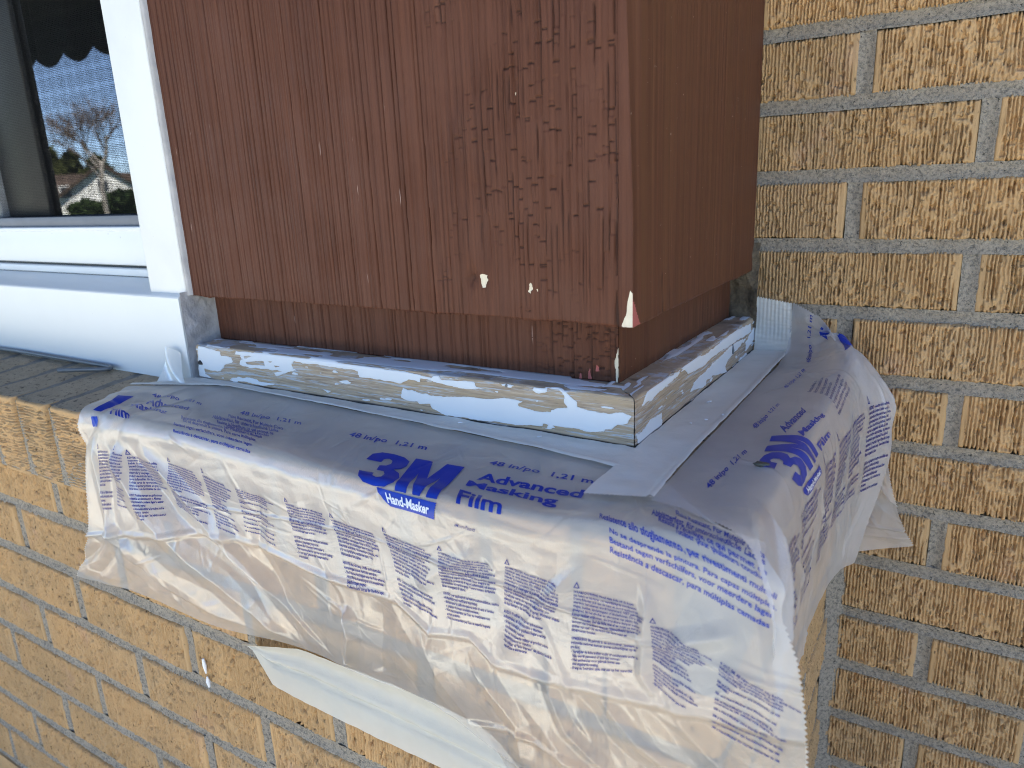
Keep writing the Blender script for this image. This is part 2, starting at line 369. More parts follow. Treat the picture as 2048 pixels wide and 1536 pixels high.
def front_film(nu=600, nv=250):
    c = FU
    R0 = [(-.632, -.388, -.3165), (-.535, -.347, -.3165), (-.445, -.348, -.3165), (-.36, -.352, -.317), (-.28, -.356, -.317), (-.20, -.361, -.3175), (-.12, -.367, -.3175), (-.055, -.378, -.318), (-.03, -.40, -.3185), (-.005, -.425, -.319)]
    R1 = [(-.618, -.418, -.3185), (-.527, -.399, -.3200), (-.443, -.398, -.3205), (-.36, -.399, -.3205), (-.28, -.401, -.3205), (-.20, -.404, -.3215), (-.12, -.408, -.321), (-.053, -.412, -.3195), (-.012, -.422, -.3185), (.018, -.437, -.318)]
    z2 = [-.3225, -.3215, -.3205, -.3225, -.3265, -.3275, -.3255, -.319, -.3175, -.320]
    R2 = [(x, -.447 - (.004 if i == 0 else 0), z) for i, (x, z) in enumerate(zip([-.604, -.522, -.441, -.36, -.28, -.20, -.12, -.051, -.004, .030], z2))]
    R3 = [(x, -.4535 - (.003 if i in (0, 9) else 0), z - .0085) for i, (x, z) in enumerate(zip([-.603, -.522, -.441, -.36, -.28, -.20, -.12, -.05, .003, .041], z2))]
    R2a = [(x * .8 + a[0] * .2, -.4375, z + .0012) for (x, y, z), a in zip(R2, R1)]
    R3b = [(x, y - .0012, z - .0125) for x, y, z in R3]
    y4 = [-.461, -.458, -.456, -.4555, -.455, -.456, -.457, -.461, -.463, -.463]
    R4 = [(x, y, z) for x, y, z in zip([-.602, -.521, -.44, -.359, -.28, -.20, -.12, -.048, .008, .051], y4, [-.382, -.378, -.375, -.374, -.374, -.376, -.376, -.374, -.370, -.368])]
    y5 = [-.466, -.463, -.459, -.457, -.457, -.459, -.459, -.464, -.468, -.466]
    R5 = [(x, y, z) for x, y, z in zip([-.604, -.52, -.438, -.357, -.279, -.20, -.12, -.046, .011, .058], y5, [-.432, -.418, -.408, -.407, -.412, -.414, -.420, -.416, -.411, -.408])]
    y6 = [-.467, -.464, -.459, -.456, -.4565, -.459, -.461, -.466, -.470, -.468]
    R6 = [(x, y, z) for x, y, z in zip([-.622, -.527, -.435, -.352, -.277, -.20, -.12, -.045, .012, .060], y6, [-.466, -.457, -.452, -.449, -.453, -.455, -.462, -.464, -.464, -.462])]
    y7 = [-.471, -.463, -.457, -.4505, -.4505, -.4515, -.460, -.464, -.468, -.466]
    R7 = [(x, y, z) for x, y, z in zip([-.648, -.548, -.440, -.346, -.272, -.20, -.122, -.045, .012, .061], y7, [-.501, -.498, -.504, -.496, -.499, -.498, -.511, -.524, -.532, -.532])]
    G = [R0, R1, R2a, R2, R3, R3b, R4, R5, R6, R7]
    P = surf(G, c, FV, nu, nv)
    u = np.linspace(c[0], c[-1], nu)[:, None] + np.zeros((1, nv)); v = np.linspace(FV[0], FV[-1], nv)[None, :] + np.zeros((nu, 1))
    h = np.zeros(u.shape)
    X, Z = P[..., 0], P[..., 2]
    hang = np.clip((v - .09) / .03, 0, 1)
    # long soft folds that run from the ledge corner at the left down to the tape below, in (x, z)
    for pts, a, w in (([(-.572, -.325), (-.555, -.36), (-.52, -.40), (-.455, -.44), (-.40, -.466), (-.33, -.494)], .010, .020),
                      ([(-.545, -.325), (-.525, -.36), (-.475, -.40), (-.41, -.43), (-.36, -.46), (-.31, -.492)], -.006, .014),
                      ([(-.53, -.322), (-.507, -.35), (-.45, -.385), (-.40, -.42), (-.345, -.455), (-.302, -.493)], .007, .013),
                      ([(-.60, -.43), (-.55, -.455), (-.49, -.478), (-.42, -.488), (-.34, -.496)], .007, .018),
                      ([(-.585, -.325), (-.58, -.38), (-.575, -.43), (-.55, -.45)], .006, .011),
                      ([(-.56, -.41), (-.56, -.45), (-.52, -.475), (-.45, -.49)], -.005, .012),
                      ([(-.42, -.38), (-.40, -.42), (-.36, -.46), (-.31, -.492)], .006, .013),
                      ([(-.36, -.35), (-.37, -.41), (-.345, -.45), (-.30, -.493)], -.005, .014),
                      ([(-.27, -.43), (-.268, -.455), (-.285, -.494)], .010, .009),
                      ([(-.235, -.415), (-.24, -.45), (-.25, -.49)], -.006, .016),
                      ([(-.20, -.425), (-.185, -.46), (-.15, -.505)], .006, .02),
                      ([(-.14, -.35), (-.175, -.375), (-.20, -.395)], .005, .012),
                      ([(-.05, -.325), (-.085, -.36), (-.105, -.385), (-.13, -.43)], .006, .014),
                      ([(-.075, -.335), (-.10, -.37), (-.12, -.40)], -.005, .012),
                      ([(-.035, -.322), (-.03, -.36), (-.03, -.40), (-.02, -.41)], .006, .006),
                      ([(.0, -.335), (-.012, -.36), (-.02, -.39)], -.006, .014),
                      ([(.02, -.36), (-.005, -.372), (-.018, -.378)], .008, .008),
                      ([(.04, -.375), (.005, -.40), (-.015, -.412)], .006, .015),
                      ([(-.015, -.412), (.01, -.435), (.04, -.452)], .005, .012),
                      ([(-.10, -.43), (-.08, -.46), (-.04, -.48)], .007, .008),
                      ([(-.075, -.43), (-.05, -.455), (-.01, -.468)], -.006, .012),
                      ([(-.06, -.426), (-.03, -.445), (.0, -.456)], .006, .007),
                      ([(-.12, -.455), (-.06, -.49), (.02, -.51)], .005, .02),
                      ([(-.10, -.47), (-.04, -.505), (.04, -.53)], .006, .012),
                      ([(-.155, -.44), (-.12, -.475), (-.115, -.51)], .006, .012),
                      ([(.025, -.33), (.035, -.37), (.05, -.42)], .004, .01)):
        d, t = seg_dist(X, Z, pts)
        end = np.clip(np.minimum(t * 5, (1 - t) * 7 + .25), 0, 1)
        h += (.75 if pts[0][0] < -.25 else .55) * a * np.clip(1 - d / w, 0, 1) ** 1.25 * end * hang
    # the pressed fold line of the sheet (double edge): a small sharp ridge
    vh = np.interp(u[:, 0], [-.61, -.5, -.40, -.31, -.22, -.19, -.155, -.135, -.08, -.02, .05],
                   [.186, .181, .170, .172, .170, .184, .174, .186, .180, .172, .170])[:, None]
    dv_ = np.abs(v - vh)
    h += .0030 * np.clip(1 - dv_ / .0042, 0, 1) * (1 + .5 * (vnoise(u * 40, v * 0, 3) - .5)) + .0012 * np.clip((vh - v) / .004, 0, 1) * np.clip((v - vh + .03) / .03, 0, 1)
    v2 = np.interp(u[:, 0], [-.61, -.3, -.12, -.03, .06], [.30, .30, .229, .222, .215])[:, None]
    h += .0022 * np.clip(1 - np.abs(v - v2) / .003, 0, 1)
    v3 = np.interp(u[:, 0], [-.61, -.45, -.25, -.1, .06], [.160, .146, .126, .135, .15])[:, None]
    h += .0012 * np.clip(1 - np.abs(v - v3) / .0022, 0, 1) * np.clip((u + .48) / .05, 0, 1)
    # bunched corner at the left on the ledge
    lb = np.clip(1 - (u + .605) / .12, 0, 1)
    h += lb * .0055 * np.abs(np.sin((u * 75 + v * 30 + 2 * vnoise(u * 25, v * 25, 5)))) ** 1.3 * np.clip(v / .02, 0, 1)
    right = np.clip((u + .10) / .09, 0, 1)
    h += crumple(u, v, 11, 50, .015, .07, .0010, .009) * (.35 + .65 * hang) * np.clip(v / .03, 0, 1)
    h += crumple(u, v, 12, 40, .02, .08, .0016, .010, ang=(.9, .5)) * hang * (.4 + right * .7)
    h += crumple(u, v, 13, 220, .006, .032, .0007, .0024) * np.clip(v / .03, 0, 1)
    h += (fbm(u * 10, v * 10, 21, 2) - .5) * .005 * hang + (fbm(u * 30, v * 60, 25, 2) - .5) * .0022 * np.clip(v / .02, 0, 1) * (1 - hang)
    low = np.clip((v - vh) / .02, 0, 1)
    h += low * (fbm(u * 13 + v * 7, v * 15, 31, 2) - .45) * .007
    h *= np.clip((.262 - v) / .02, .25, 1)
    n = normals(P)
    n *= np.sign(-n[..., 1] + n[..., 2])[..., None]
    h = np.maximum(h, -.006)
    P = P + n * h[..., None]
    # never inside the brick
    P[..., 1] = np.where(P[..., 2] < -.329, np.minimum(P[..., 1], -.4455), P[..., 1])
    ins = (P[..., 1] > -.444)
    P[..., 2] = np.where(ins, np.maximum(P[..., 2], -.3262), P[..., 2])
    return P
SU = [0, .07, .16, .25, .325, .375, .42, .46]
SV = [0, .032, .066, .084, .125, .175, .235]
def side_film(nu=300, nv=170):
    cols = [
     # front end, wraps the corner
     [(-.046, -.414, -.3160), (-.016, -.424, -.3145), (.024, -.452, -.3145), (.036, -.466, -.330), (.041, -.468, -.358), (.040, -.452, -.39), (.036, -.43, -.43)],
     [(-.048, -.350, -.3170), (-.018, -.351, -.3155), (.0165, -.372, -.3185), (.026, -.380, -.336), (.030, -.375, -.380), (.028, -.365, -.432), (.024, -.35, -.487)],
     [(-.049, -.260, -.3170), (-.018, -.260, -.3170), (.0165, -.262, -.3175), (.0235, -.262, -.335), (.026, -.262, -.380), (.025, -.262, -.432), (.022, -.262, -.496)],
     [(-.050, -.170, -.3170), (-.019, -.170, -.3160), (.0165, -.172, -.3160), (.0255, -.170, -.333), (.029, -.168, -.378), (.027, -.168, -.430), (.022, -.170, -.500)],
     [(-.051, -.095, -.3170), (-.020, -.096, -.3150), (.0175, -.097, -.3085), (.031, -.093, -.326), (.037, -.092, -.372), (.034, -.095, -.430), (.026, -.10, -.506)],
     [(-.052, -.040, -.3165), (-.020, -.048, -.3090), (.022, -.050, -.3000), (.044, -.046, -.326), (.056, -.045, -.372), (.050, -.048, -.432), (.034, -.055, -.515)],
     [(-.052, -.006, -.300), (-.024, -.012, -.296), (.008, -.020, -.300), (.026, -.018, -.338), (.035, -.014, -.394), (.034, -.013, -.452), (.018, -.014, -.530)],
     [(-.050, -.0055, -.262), (-.020, -.018, -.275), (.013, -.026, -.314), (.033, -.027, -.355), (.052, -.025, -.416), (.067, -.022, -.468), (.083, -.018, -.506)]]
    G = np.array(cols).transpose(1, 0, 2)
    P = surf(G, SU, SV, nu, nv)
    u = np.linspace(SU[0], SU[-1], nu)[:, None] + np.zeros((1, nv)); v = np.linspace(SV[0], SV[-1], nv)[None, :] + np.zeros((nu, 1))
    hang = np.clip((v - .07) / .02, 0, 1)
    h = crumple(u, v, 41, 80, .01, .05, .0011, .004) * np.clip(v / .03, 0, 1)
    h += crumple(u, v, 42, 60, .01, .04, .0018, .004, ang=(1.35, .35)) * hang
    h += crumple(u, v, 43, 120, .004, .016, .0005, .0025) * (.4 + .6 * hang)
    h += (fbm(u * 20, v * 20, 51, 3) - .5) * .006 * hang + (fbm(u * 40, v * 40, 52, 2) - .5) * .0012
    tail = np.clip((u - .36) / .04, 0, 1)
    h += tail * (fbm(u * 35, v * 16, 53, 3) - .5) * .014 * np.clip(v / .03, 0, 1)
    h += tail * .0022 * np.clip(1 - np.abs(v - .205) / .002, 0, 1)
    fr = np.clip(1 - u / .05, 0, 1)
    for pts, a, w in (([(.045, .066), (.03, .10), (.02, .16)], .008, .010), ([(.02, .07), (.012, .11)], -.006, .008), ([(.06, .075), (.055, .12), (.06, .18)], -.004, .012)):
        d, t = seg_dist(u, v, pts)
        h += a * np.clip(1 - d / w, 0, 1) ** 1.3 * np.clip(np.minimum(t * 4 + .3, (1 - t) * 4), 0, 1)
    n = normals(P)
    ref = np.array([.6, -.4, .65])
    n *= np.sign(n @ ref)[..., None]
    P = P + n * np.maximum(h, -.004)[..., None]
    m = (P[..., 0] < .0155) & (P[..., 1] < -.012)
    P[..., 2] = np.where(m & (P[..., 2] > -.36), np.maximum(P[..., 2], -.3235), P[..., 2])
    low = (P[..., 2] < -.3235) & (P[..., 1] > -.44)
    P[..., 0] = np.where(low, np.maximum(P[..., 0], .0185), P[..., 0])
    P[..., 1] = np.minimum(P[..., 1], -.0055)
    return P
# --FILM-END--

# ================================================================ large structure
ground = link('ground', mesh_np('ground', [(-300, -300, -1.3), (300, -300, -1.3), (300, 300, -1.3), (-300, 300, -1.3)], [[0, 1, 2, 3]], M['grass'])); tag(ground, kind='structure')
o = box('bounce_slab', (-9, -9.0, -1.32), (8, -.7, -1.27), M['slab'], None, .01); tag(o, kind='structure')  # unseen slab added to bounce warm sunlight onto the bay
o = link('road', mesh_np('road', [(-300, -26, -1.29), (300, -26, -1.29), (300, -19, -1.29), (-300, -19, -1.29)], [[0, 1, 2, 3]], M['road'])); tag(o, kind='structure')

# ---------------------------------------------------------------- bricks
COURSE, LEN = .0677, .2078
def brick_mesh(name, L, H, seed, mat, nx=300, nz=72, horizontal=False, depth=.075, top_mat=None):
    """one wire-cut brick: front face (towards -Y) is a ribbed, torn relief with smooth margins at its two ends"""
    x = np.linspace(0, L, nx); z = np.linspace(0, H, nz)
    X, Z = np.meshgrid(x, z, indexing='ij')
    A, B, W = (Z, X, H) if horizontal else (X, Z, L)          # A runs across the ribs
    a = A + .0010 * (fbm(A * 70, B * 45, seed, 3) - .5) * 2
    per = .0033
    s = a / per + .35 * fbm(A * 420, B * 150, seed + 21, 2) + .5 * vnoise(a * 130 + 7, B * 0 + seed, seed + 1) + .16 * vnoise(a * 60, B * 70, seed + 2)
    g = .5 - .5 * np.cos(2 * math.pi * s)
    g = np.clip((g - .52) / .30, 0, 1)
    rib = vnoise(np.floor(s) * 3.7, B * 26, seed + 3)
    depth_g = .0075 * (.12 + 1.0 * rib)
    torn = np.clip((fbm(A * 190, B * 130, seed + 4, 3) - .47) * 8, 0, 1)
    patch = np.clip((fbm(A * 26, B * 22, seed + 8, 2) - .36) * 4, 0, 1)
    hgt = -depth_g * g * (1 - .85 * torn * patch) + .0032 * torn * (.35 + .65 * patch) * (fbm(A * 330, B * 260, seed + 5, 2) - .35)
    hgt -= .0035 * np.clip((vnoise(A * 300, B * 200, seed + 6) - .70) * 6, 0, 1)
    hgt += .0010 * (fbm(A * 22, B * 30, seed + 7, 2) - .5) + .0016 * (fbm(A * 520, B * 330, seed + 22, 2) - .5)
    hgt = np.maximum(hgt, -.0105)
    mg = .0062 + .0016 * (vnoise(B * 40, B * 0, seed + 9) - .5)
    e = np.minimum(A, W - A)
    smooth = np.clip((mg - e) / .0012, 0, 1)
    hgt = hgt * (1 - smooth) - .0008 * smooth
    wob = .0011 * vnoise(A * 120, B * 120, seed + 10)
    ed = np.minimum(np.minimum(X, L - X), np.minimum(Z, H - Z))
    hgt -= .0030 * np.clip(1 - ed / (.0016 + wob), 0, 1) ** 1.5
    Xo = X + np.where(ed < 1e-6, 1, 0) * .0012 * (vnoise(Z * 130, X * 130, seed + 12) - .5)
    Zo = Z + np.where(ed < 1e-6, 1, 0) * .0016 * (vnoise(X * 150, Z * 150, seed + 13) - .5)
    V = np.stack([Xo, -hgt, Zo], -1).reshape(-1, 3)
    F = grid_faces(nx, nz)
    idx = np.arange(nx * nz).reshape(nx, nz)
    rim = np.concatenate([idx[:, 0], idx[-1, 1:], idx[-2::-1, -1], idx[0, -2:0:-1]])
    back = V[rim].copy(); back[:, 1] = depth
    b0 = len(V); n = len(rim)
    k = np.arange(n); k2 = (k + 1) % n
    S = np.stack([rim[k2], rim[k], b0 + k, b0 + k2], 1)
    V = np.concatenate([V, back])
    me = mesh_np(name, V, np.concatenate([F, S]), mat, True)
    if top_mat:
        me.materials.append(top_mat)
        mi = np.zeros(len(F) + n, np.int32); zc = V[S].mean(1)[:, 2]; mi[len(F):] = np.where(zc > H - .001, 1, 0)
        me.polygons.foreach_set('material_index', mi)
    return me
BH = COURSE - .0125; BL = LEN - .0135
BRICKS = [brick_mesh('brick', BL, BH, 100 + 17 * k, M['brick']) for k in range(6)]
BASE_BRICKS = [brick_mesh('brick', BL, BH, 300 + 17 * k, M['brick_base'], 230, 52) for k in range(5)]
HALF = [brick_mesh('brick', .092, BH, 500 + 17 * k, M['brick'], 90, 34) for k in range(2)]
def put(mesh, name, parent, loc, rz=0.0, rx=0.0):
    o = bpy.data.objects.new(name, mesh); COL.objects.link(o); o.parent = parent; o.location = Vector(loc) - Vector(parent.location); o.rotation_euler = (rx, 0, rz); return o

def joint(A0, A1, B0, B1, n, m, seed):
    """one tooled mortar joint: grid over (a, b) with a concave, gritty face; returns a, b, depth"""
    a, b = np.meshgrid(np.linspace(A0, A1, n), np.linspace(0, 1, m), indexing='ij')
    d = .0016 + .0026 * (1 - (2 * b - 1) ** 2) + .0030 * (fbm(a * 28, b * .8, seed, 2) - .5) * (1 - np.abs(2 * b - 1) * .5) + .0013 * (fbm(a * 380, b * 6, seed + 3, 2) - .5) + .004 * np.clip(np.abs(2 * b - 1) - .8, 0, 1)
    return a, B0 + (B1 - B0) * b + .0008 * (fbm(a * 60, b * 2, seed + 5, 2) - .5), d
def joints_mesh(name, items, place, parent):
    V, F, b0 = [], [], 0
    for (horizontal, a0, a1, bb0, bb1, seed) in items:
        n = max(6, int(abs(a1 - a0) / .0028)); m = 9
        a, b, d = joint(a0, a1, bb0, bb1, n, m, seed)
        x, z = (a, b) if horizontal else (b, a)
        V.append(place(x, d, z).reshape(-1, 3)); F.append(grid_faces(n, m, not horizontal) + b0); b0 += n * m
    return link(name, mesh_np(name, np.concatenate(V), np.concatenate(F), M['mortar'], True), parent)
wall = empty('brick_wall', (0, 0, -1.3), 'tan ribbed brick wall behind the wooden bay, with grey mortar joints', 'wall')
box('wall_core', (-.6, .022, -1.3), (3.2, .2, 1.25), M['mortar'], wall)  # unseen top kept low so sunlight passes over onto the bounce slab
box('wall_fill', (.72, .006, -1.3), (3.2, .03, 1.25), M['mortar'], wall)
its = []
rest = bmesh.new()
for k in range(-18, 15):
    zt = -k * COURSE - .00625; zb = zt - BH
    off = 0.0 if k % 2 == 0 else LEN / 2
    for m in range(-3, 16):
        x0 = off + m * LEN + .00675
        if x0 + BL < -.14 or x0 > 3.0: continue
        near = -2 <= k <= 13 and x0 < .72
        if near:
            its.append((False, zb - .0012, zt + .0012, x0 - .0140, x0 + .0008, k * 7 + m))
            put(random.choice(BRICKS), 'brick', wall, (x0 + random.uniform(-.0015, .0015), random.uniform(-.0012, .0012), zb + random.uniform(-.001, .001)), random.uniform(-.004, .004), random.uniform(-.012, .012))
        else:
            add_box(rest, (x0, 0, zb), (x0 + BL, .03, zt))
its += [(True, -.16, .95, -k * COURSE - .0072, -k * COURSE + .0072, 900 + k) for k in range(-2, 15)]
joints_mesh('mortar', its, lambda x, d, z: np.stack([x, d, z], -1), wall)
o = bm_obj('brick_courses', rest, M['brick'], wall); tag(o, kind='stuff')

base = empty('brick_base', (-.7, -.22, -1.3), 'projecting tan brick base under the bay, partly covered with plastic film', 'wall')
PX, PY = .008, -.4359                       # its right-hand side plane and its front plane
box('base_core', (-3.0, PY + .022, -1.3), (PX - .022, -.0105, -.343), M['mortar'], base)
box('base_fill', (-3.0, PY + .006, -1.3), (-1.75, PY + .03, -.343), M['mortar'], base)
its = []
rest = bmesh.new(); its2 = []
for k in range(6, 19):
    zt = -k * COURSE - .00625; zb = zt - BH
    off = -.7407 + (0 if k % 2 == 0 else LEN / 2)
    for m in range(-12, 6):
        x0 = off + m * LEN + .00675; x1 = x0 + BL
        if x0 > PX - .03: continue
        if k <= 13 and x0 > -1.75 and x1 <= PX + .002:
            its.append((False, zb - .0012, zt + .0012, x0 - .0140, x0 + .0008, k * 11 + m))
            put(random.choice(BASE_BRICKS), 'brick', base, (x0 + random.uniform(-.0015, .0015), PY + random.uniform(-.001, .001), zb + random.uniform(-.001, .001)), random.uniform(-.004, .004), random.uniform(-.01, .01))
        elif x1 > PX + .002:
            if x0 < PX - .09: add_box(rest, (x0, PY, zb), (PX - .078, PY + .05, zt), .001, 1)
        elif x0 > -3:
            add_box(rest, (x0, PY, zb), (x1, PY + .03, zt))
    for m, y0 in enumerate((-.4355, -.2277) if k % 2 == 0 else (-.4355, -.3300, -.1222)):   # the side that returns to the wall
        if k <= 14: put(random.choice(HALF if k % 2 and m == 0 else BASE_BRICKS), 'brick', base, (PX, y0, zb), R(90))
        else: add_box(rest, (PX - .04, y0, zb), (PX, min(y0 + (.092 if k % 2 and m == 0 else BL), -.001), zt), .001, 1)
        if k <= 13 and m: its2.append((False, zb - .0012, zt + .0012, y0 - .0140, y0 + .0008, k * 5 + m))
its += [(True, -1.9, PX, -k * COURSE - .0072, -k * COURSE + .0072, 950 + k) for k in range(6, 15)]
joints_mesh('mortar', its, lambda x, d, z: np.stack([x, PY + d, z], -1), base)
joints_mesh('mortar', its2 + [(True, PY, -.002, -k * COURSE - .0072, -k * COURSE + .0072, 980 + k) for k in range(6, 15)], lambda x, d, z: np.stack([PX - d, x, z], -1), base)
o = bm_obj('brick_courses', rest, M['brick_base'], base); tag(o, kind='stuff')
# bricks on edge that cap the base, sloping a little outwards
ROW = [brick_mesh('sill_brick', .0565, .0945, 700 + 13 * k, M['brick_base'], 34, 110, True, .115, M['brick_top']) for k in range(4)]
for m in range(-24, 11):
    x0 = -.686 + m * .0677
    if x0 + .0565 > .016: continue
    put(random.choice(ROW), 'sill_brick', base, (x0 + random.uniform(-.001, .001), -.4445 + random.uniform(-.001, .001), -.4235), random.uniform(-.008, .008), R(3))
for m in range(6):
    y0 = -.375 + m * .0625
    put(random.choice(ROW), 'sill_brick', base, (.0135, y0, -.4245), R(90))
box('sill_bed', (-3.0, -.4428, -.4195), (.009, -.3005, -.3335), M['mortar'], base)
X, Y = np.meshgrid(np.linspace(-1.8, .009, 500), np.linspace(-.4415, -.334, 26), indexing='ij')
link('sill_joints', mesh_np('sill_joints', np.stack([X, Y, -.3302 + (Y + .442) * .085 + .0022 * (fbm(X * 120, Y * 120, 59, 3) - .5)], -1), grid_faces(500, 26), M['old_mortar'], True), base)
box('sill_bed', (-.1, -.3005, -.4195), (.009, -.0005, -.3315), M['mortar'], base)
# top-of-ledge bricks between the capping joints: weathered upper faces
for m in range(-24, 11):
    x0 = -.686 + m * .0677
    if x0 + .0565 > .016: continue
    vs = []
    nx, ny = 10, 22
    xs = np.linspace(0, .0565, nx); ys = np.linspace(-.442, -.335, ny)
    X, Y = np.meshgrid(xs, ys, indexing='ij')
    Zt = -.3285 + (Y + .442) * .085 + .0016 * (fbm(X * 90 + m * 3, Y * 90, 60, 3) - .5) - .003 * np.clip(1 - np.minimum(X, .0565 - X) / .004, 0, 1) ** 2
    o = link('brick_top', mesh_np('brick_top', np.stack([X + x0, Y, Zt], -1), grid_faces(nx, ny), M['brick_top'], True), base)
# rough mortar smeared into the corner where the base meets the wall
nz_, nq = 60, 9
Zs = np.linspace(-1.0, -.335, nz_); Q = np.linspace(0, 1, nq)
ZZ, QQ = np.meshgrid(Zs, Q, indexing='ij')
wd = .006 + .011 * fbm(ZZ * 30, ZZ * 0, 61, 3)
XX = PX - .003 + QQ * wd * 1.45; YY = -.001 - (1 - QQ) ** 2 * wd + .003 * (fbm(ZZ * 70, QQ * 6, 62, 3) - .5) + .004 * QQ ** 4
link('corner_mortar', mesh_np('corner_mortar', np.stack([XX, YY, ZZ], -1), grid_faces(nz_, nq, True), M['mortar'], True), base)
# dirty lump of mortar behind the cladding, above the moulding
nz_, nq = 26, 16
Zs = np.linspace(-.29, -.20, nz_); Xs = np.linspace(-.125, -.086, nq)
ZZ, XX = np.meshgrid(Zs, Xs, indexing='ij')
o = link('mortar_lump', mesh_np('mortar_lump', np.stack([XX, -.002 - .012 * fbm(ZZ * 80, XX * 80, 63, 3), ZZ], -1), grid_faces(nz_, nq, True), mat_simple('mossy_mortar', (.12, .095, .065), .95, .15, 0, .8, 160, .003, 220), True), wall)
# old paint drip on one brick
bm = bmesh.new(); tube(bm, [(-.507, -.438, -.573), (-.5068, -.4378, -.581), (-.5066, -.4376, -.590)], [.0012, .0020, .0008], 8)
bm_obj('paint_drip', bm, M['flake'], base)
bm = bmesh.new(); tube(bm, [(-.5062, -.4375, -.594), (-.5060, -.4375, -.600), (-.5058, -.4372, -.606)], [.0008, .0022, .0012], 8)
bm_obj('paint_drip', bm, M['flake'], base)

# ---------------------------------------------------------------- wooden cladding
def poly_mask(X, Z, polys, warp=.0010, seed=80, freq=170, soft=.0005):
    """0..1 mask: 1 inside any polygon, with a ragged edge"""
    Xw = X + warp * 2 * (fbm(X * freq * .5, Z * freq, seed, 3) - .5); Zw = Z + warp * 1.4 * (fbm(X * freq * .5 + 31, Z * freq, seed + 5, 3) - .5)
    out = np.zeros(X.shape)
    for P in polys:
        P = np.array(P); pad = .004
        sel = (Xw > P[:, 0].min() - pad) & (Xw < P[:, 0].max() + pad) & (Zw > P[:, 1].min() - pad) & (Zw < P[:, 1].max() + pad)
        if not sel.any(): continue
        x, z = Xw[sel], Zw[sel]
        ins = np.zeros(x.shape, bool); d = np.full(x.shape, 9.0)
        for (ax, az), (bx, bz) in zip(P, np.roll(P, -1, 0)):
            ins ^= ((az > z) != (bz > z)) & (x < (bx - ax) * (z - az) / (bz - az + 1e-12) + ax)
            t = np.clip(((x - ax) * (bx - ax) + (z - az) * (bz - az)) / ((bx - ax) ** 2 + (bz - az) ** 2 + 1e-12), 0, 1)
            d = np.minimum(d, np.hypot(x - ax - t * (bx - ax), z - az - t * (bz - az)))
        v = np.clip(.5 + np.where(ins, d, -d) / (2 * soft), 0, 1)
        out[sel] = np.maximum(out[sel], v)
    return out
CREAM = [[(-.2210, -.1961), (-.2145, -.1955), (-.2143, -.1993), (-.2163, -.2056), (-.2203, -.2063)], [(-.1773, -.2019), (-.1751, -.2003), (-.1744, -.2046), (-.1763, -.2089), (-.1778, -.2075)],
         [(-.1714, -.2050), (-.1697, -.2046), (-.1703, -.2083)], [(-.1850, -.0663), (-.1829, -.0663), (-.1834, -.0686)]]
EDGE_CREAM = [[(-.0941, -.2027), (-.0919, -.2074), (-.0915, -.2143), (-.0919, -.2290), (-.1018, -.2290), (-.0971, -.2199), (-.0961, -.2093)]]
EDGE_PINK = [[(-.0919, -.2074), (-.0912, -.2143), (-.0890, -.2220), (-.0880, -.2290), (-.0919, -.2290)]]
def combed(X, Z, seed, amp):
    """striated plywood: fine vertical grooves of uneven width"""
    r = np.random.default_rng(seed)
    rid = np.where(r.random(260) < .25, r.uniform(.006, .011, 260), r.uniform(.0019, .0052, 260)); gro = r.uniform(.0007, .0019, 260)
    st = X.min() - .004 + np.concatenate([[0], np.cumsum(rid + gro)])
    x = X + .0009 * (vnoise(Z * 5, X * 14, seed) - .5) + .0003 * (vnoise(Z * 60, X * 60, seed + 4) - .5)
    k = np.clip(np.searchsorted(st, x, side='right') - 1, 0, 259)
    into = x - st[k] - rid[k]                                   # > 0 inside a groove
    e = np.minimum(into, gro[k] - into)
    dep = amp * (.30 + .70 * r.random(260)[k]) * np.clip(.45 + 1.1 * vnoise(k * 3.3 + .5, Z * 7, seed + 2), 0, 1.2)
    ridge = .0007 * r.random(260)[k] + .0004 * (vnoise(X * 420, Z * 9, seed + 3) - .5)
    return -dep * np.clip(e / .0005, 0, 1) - ridge
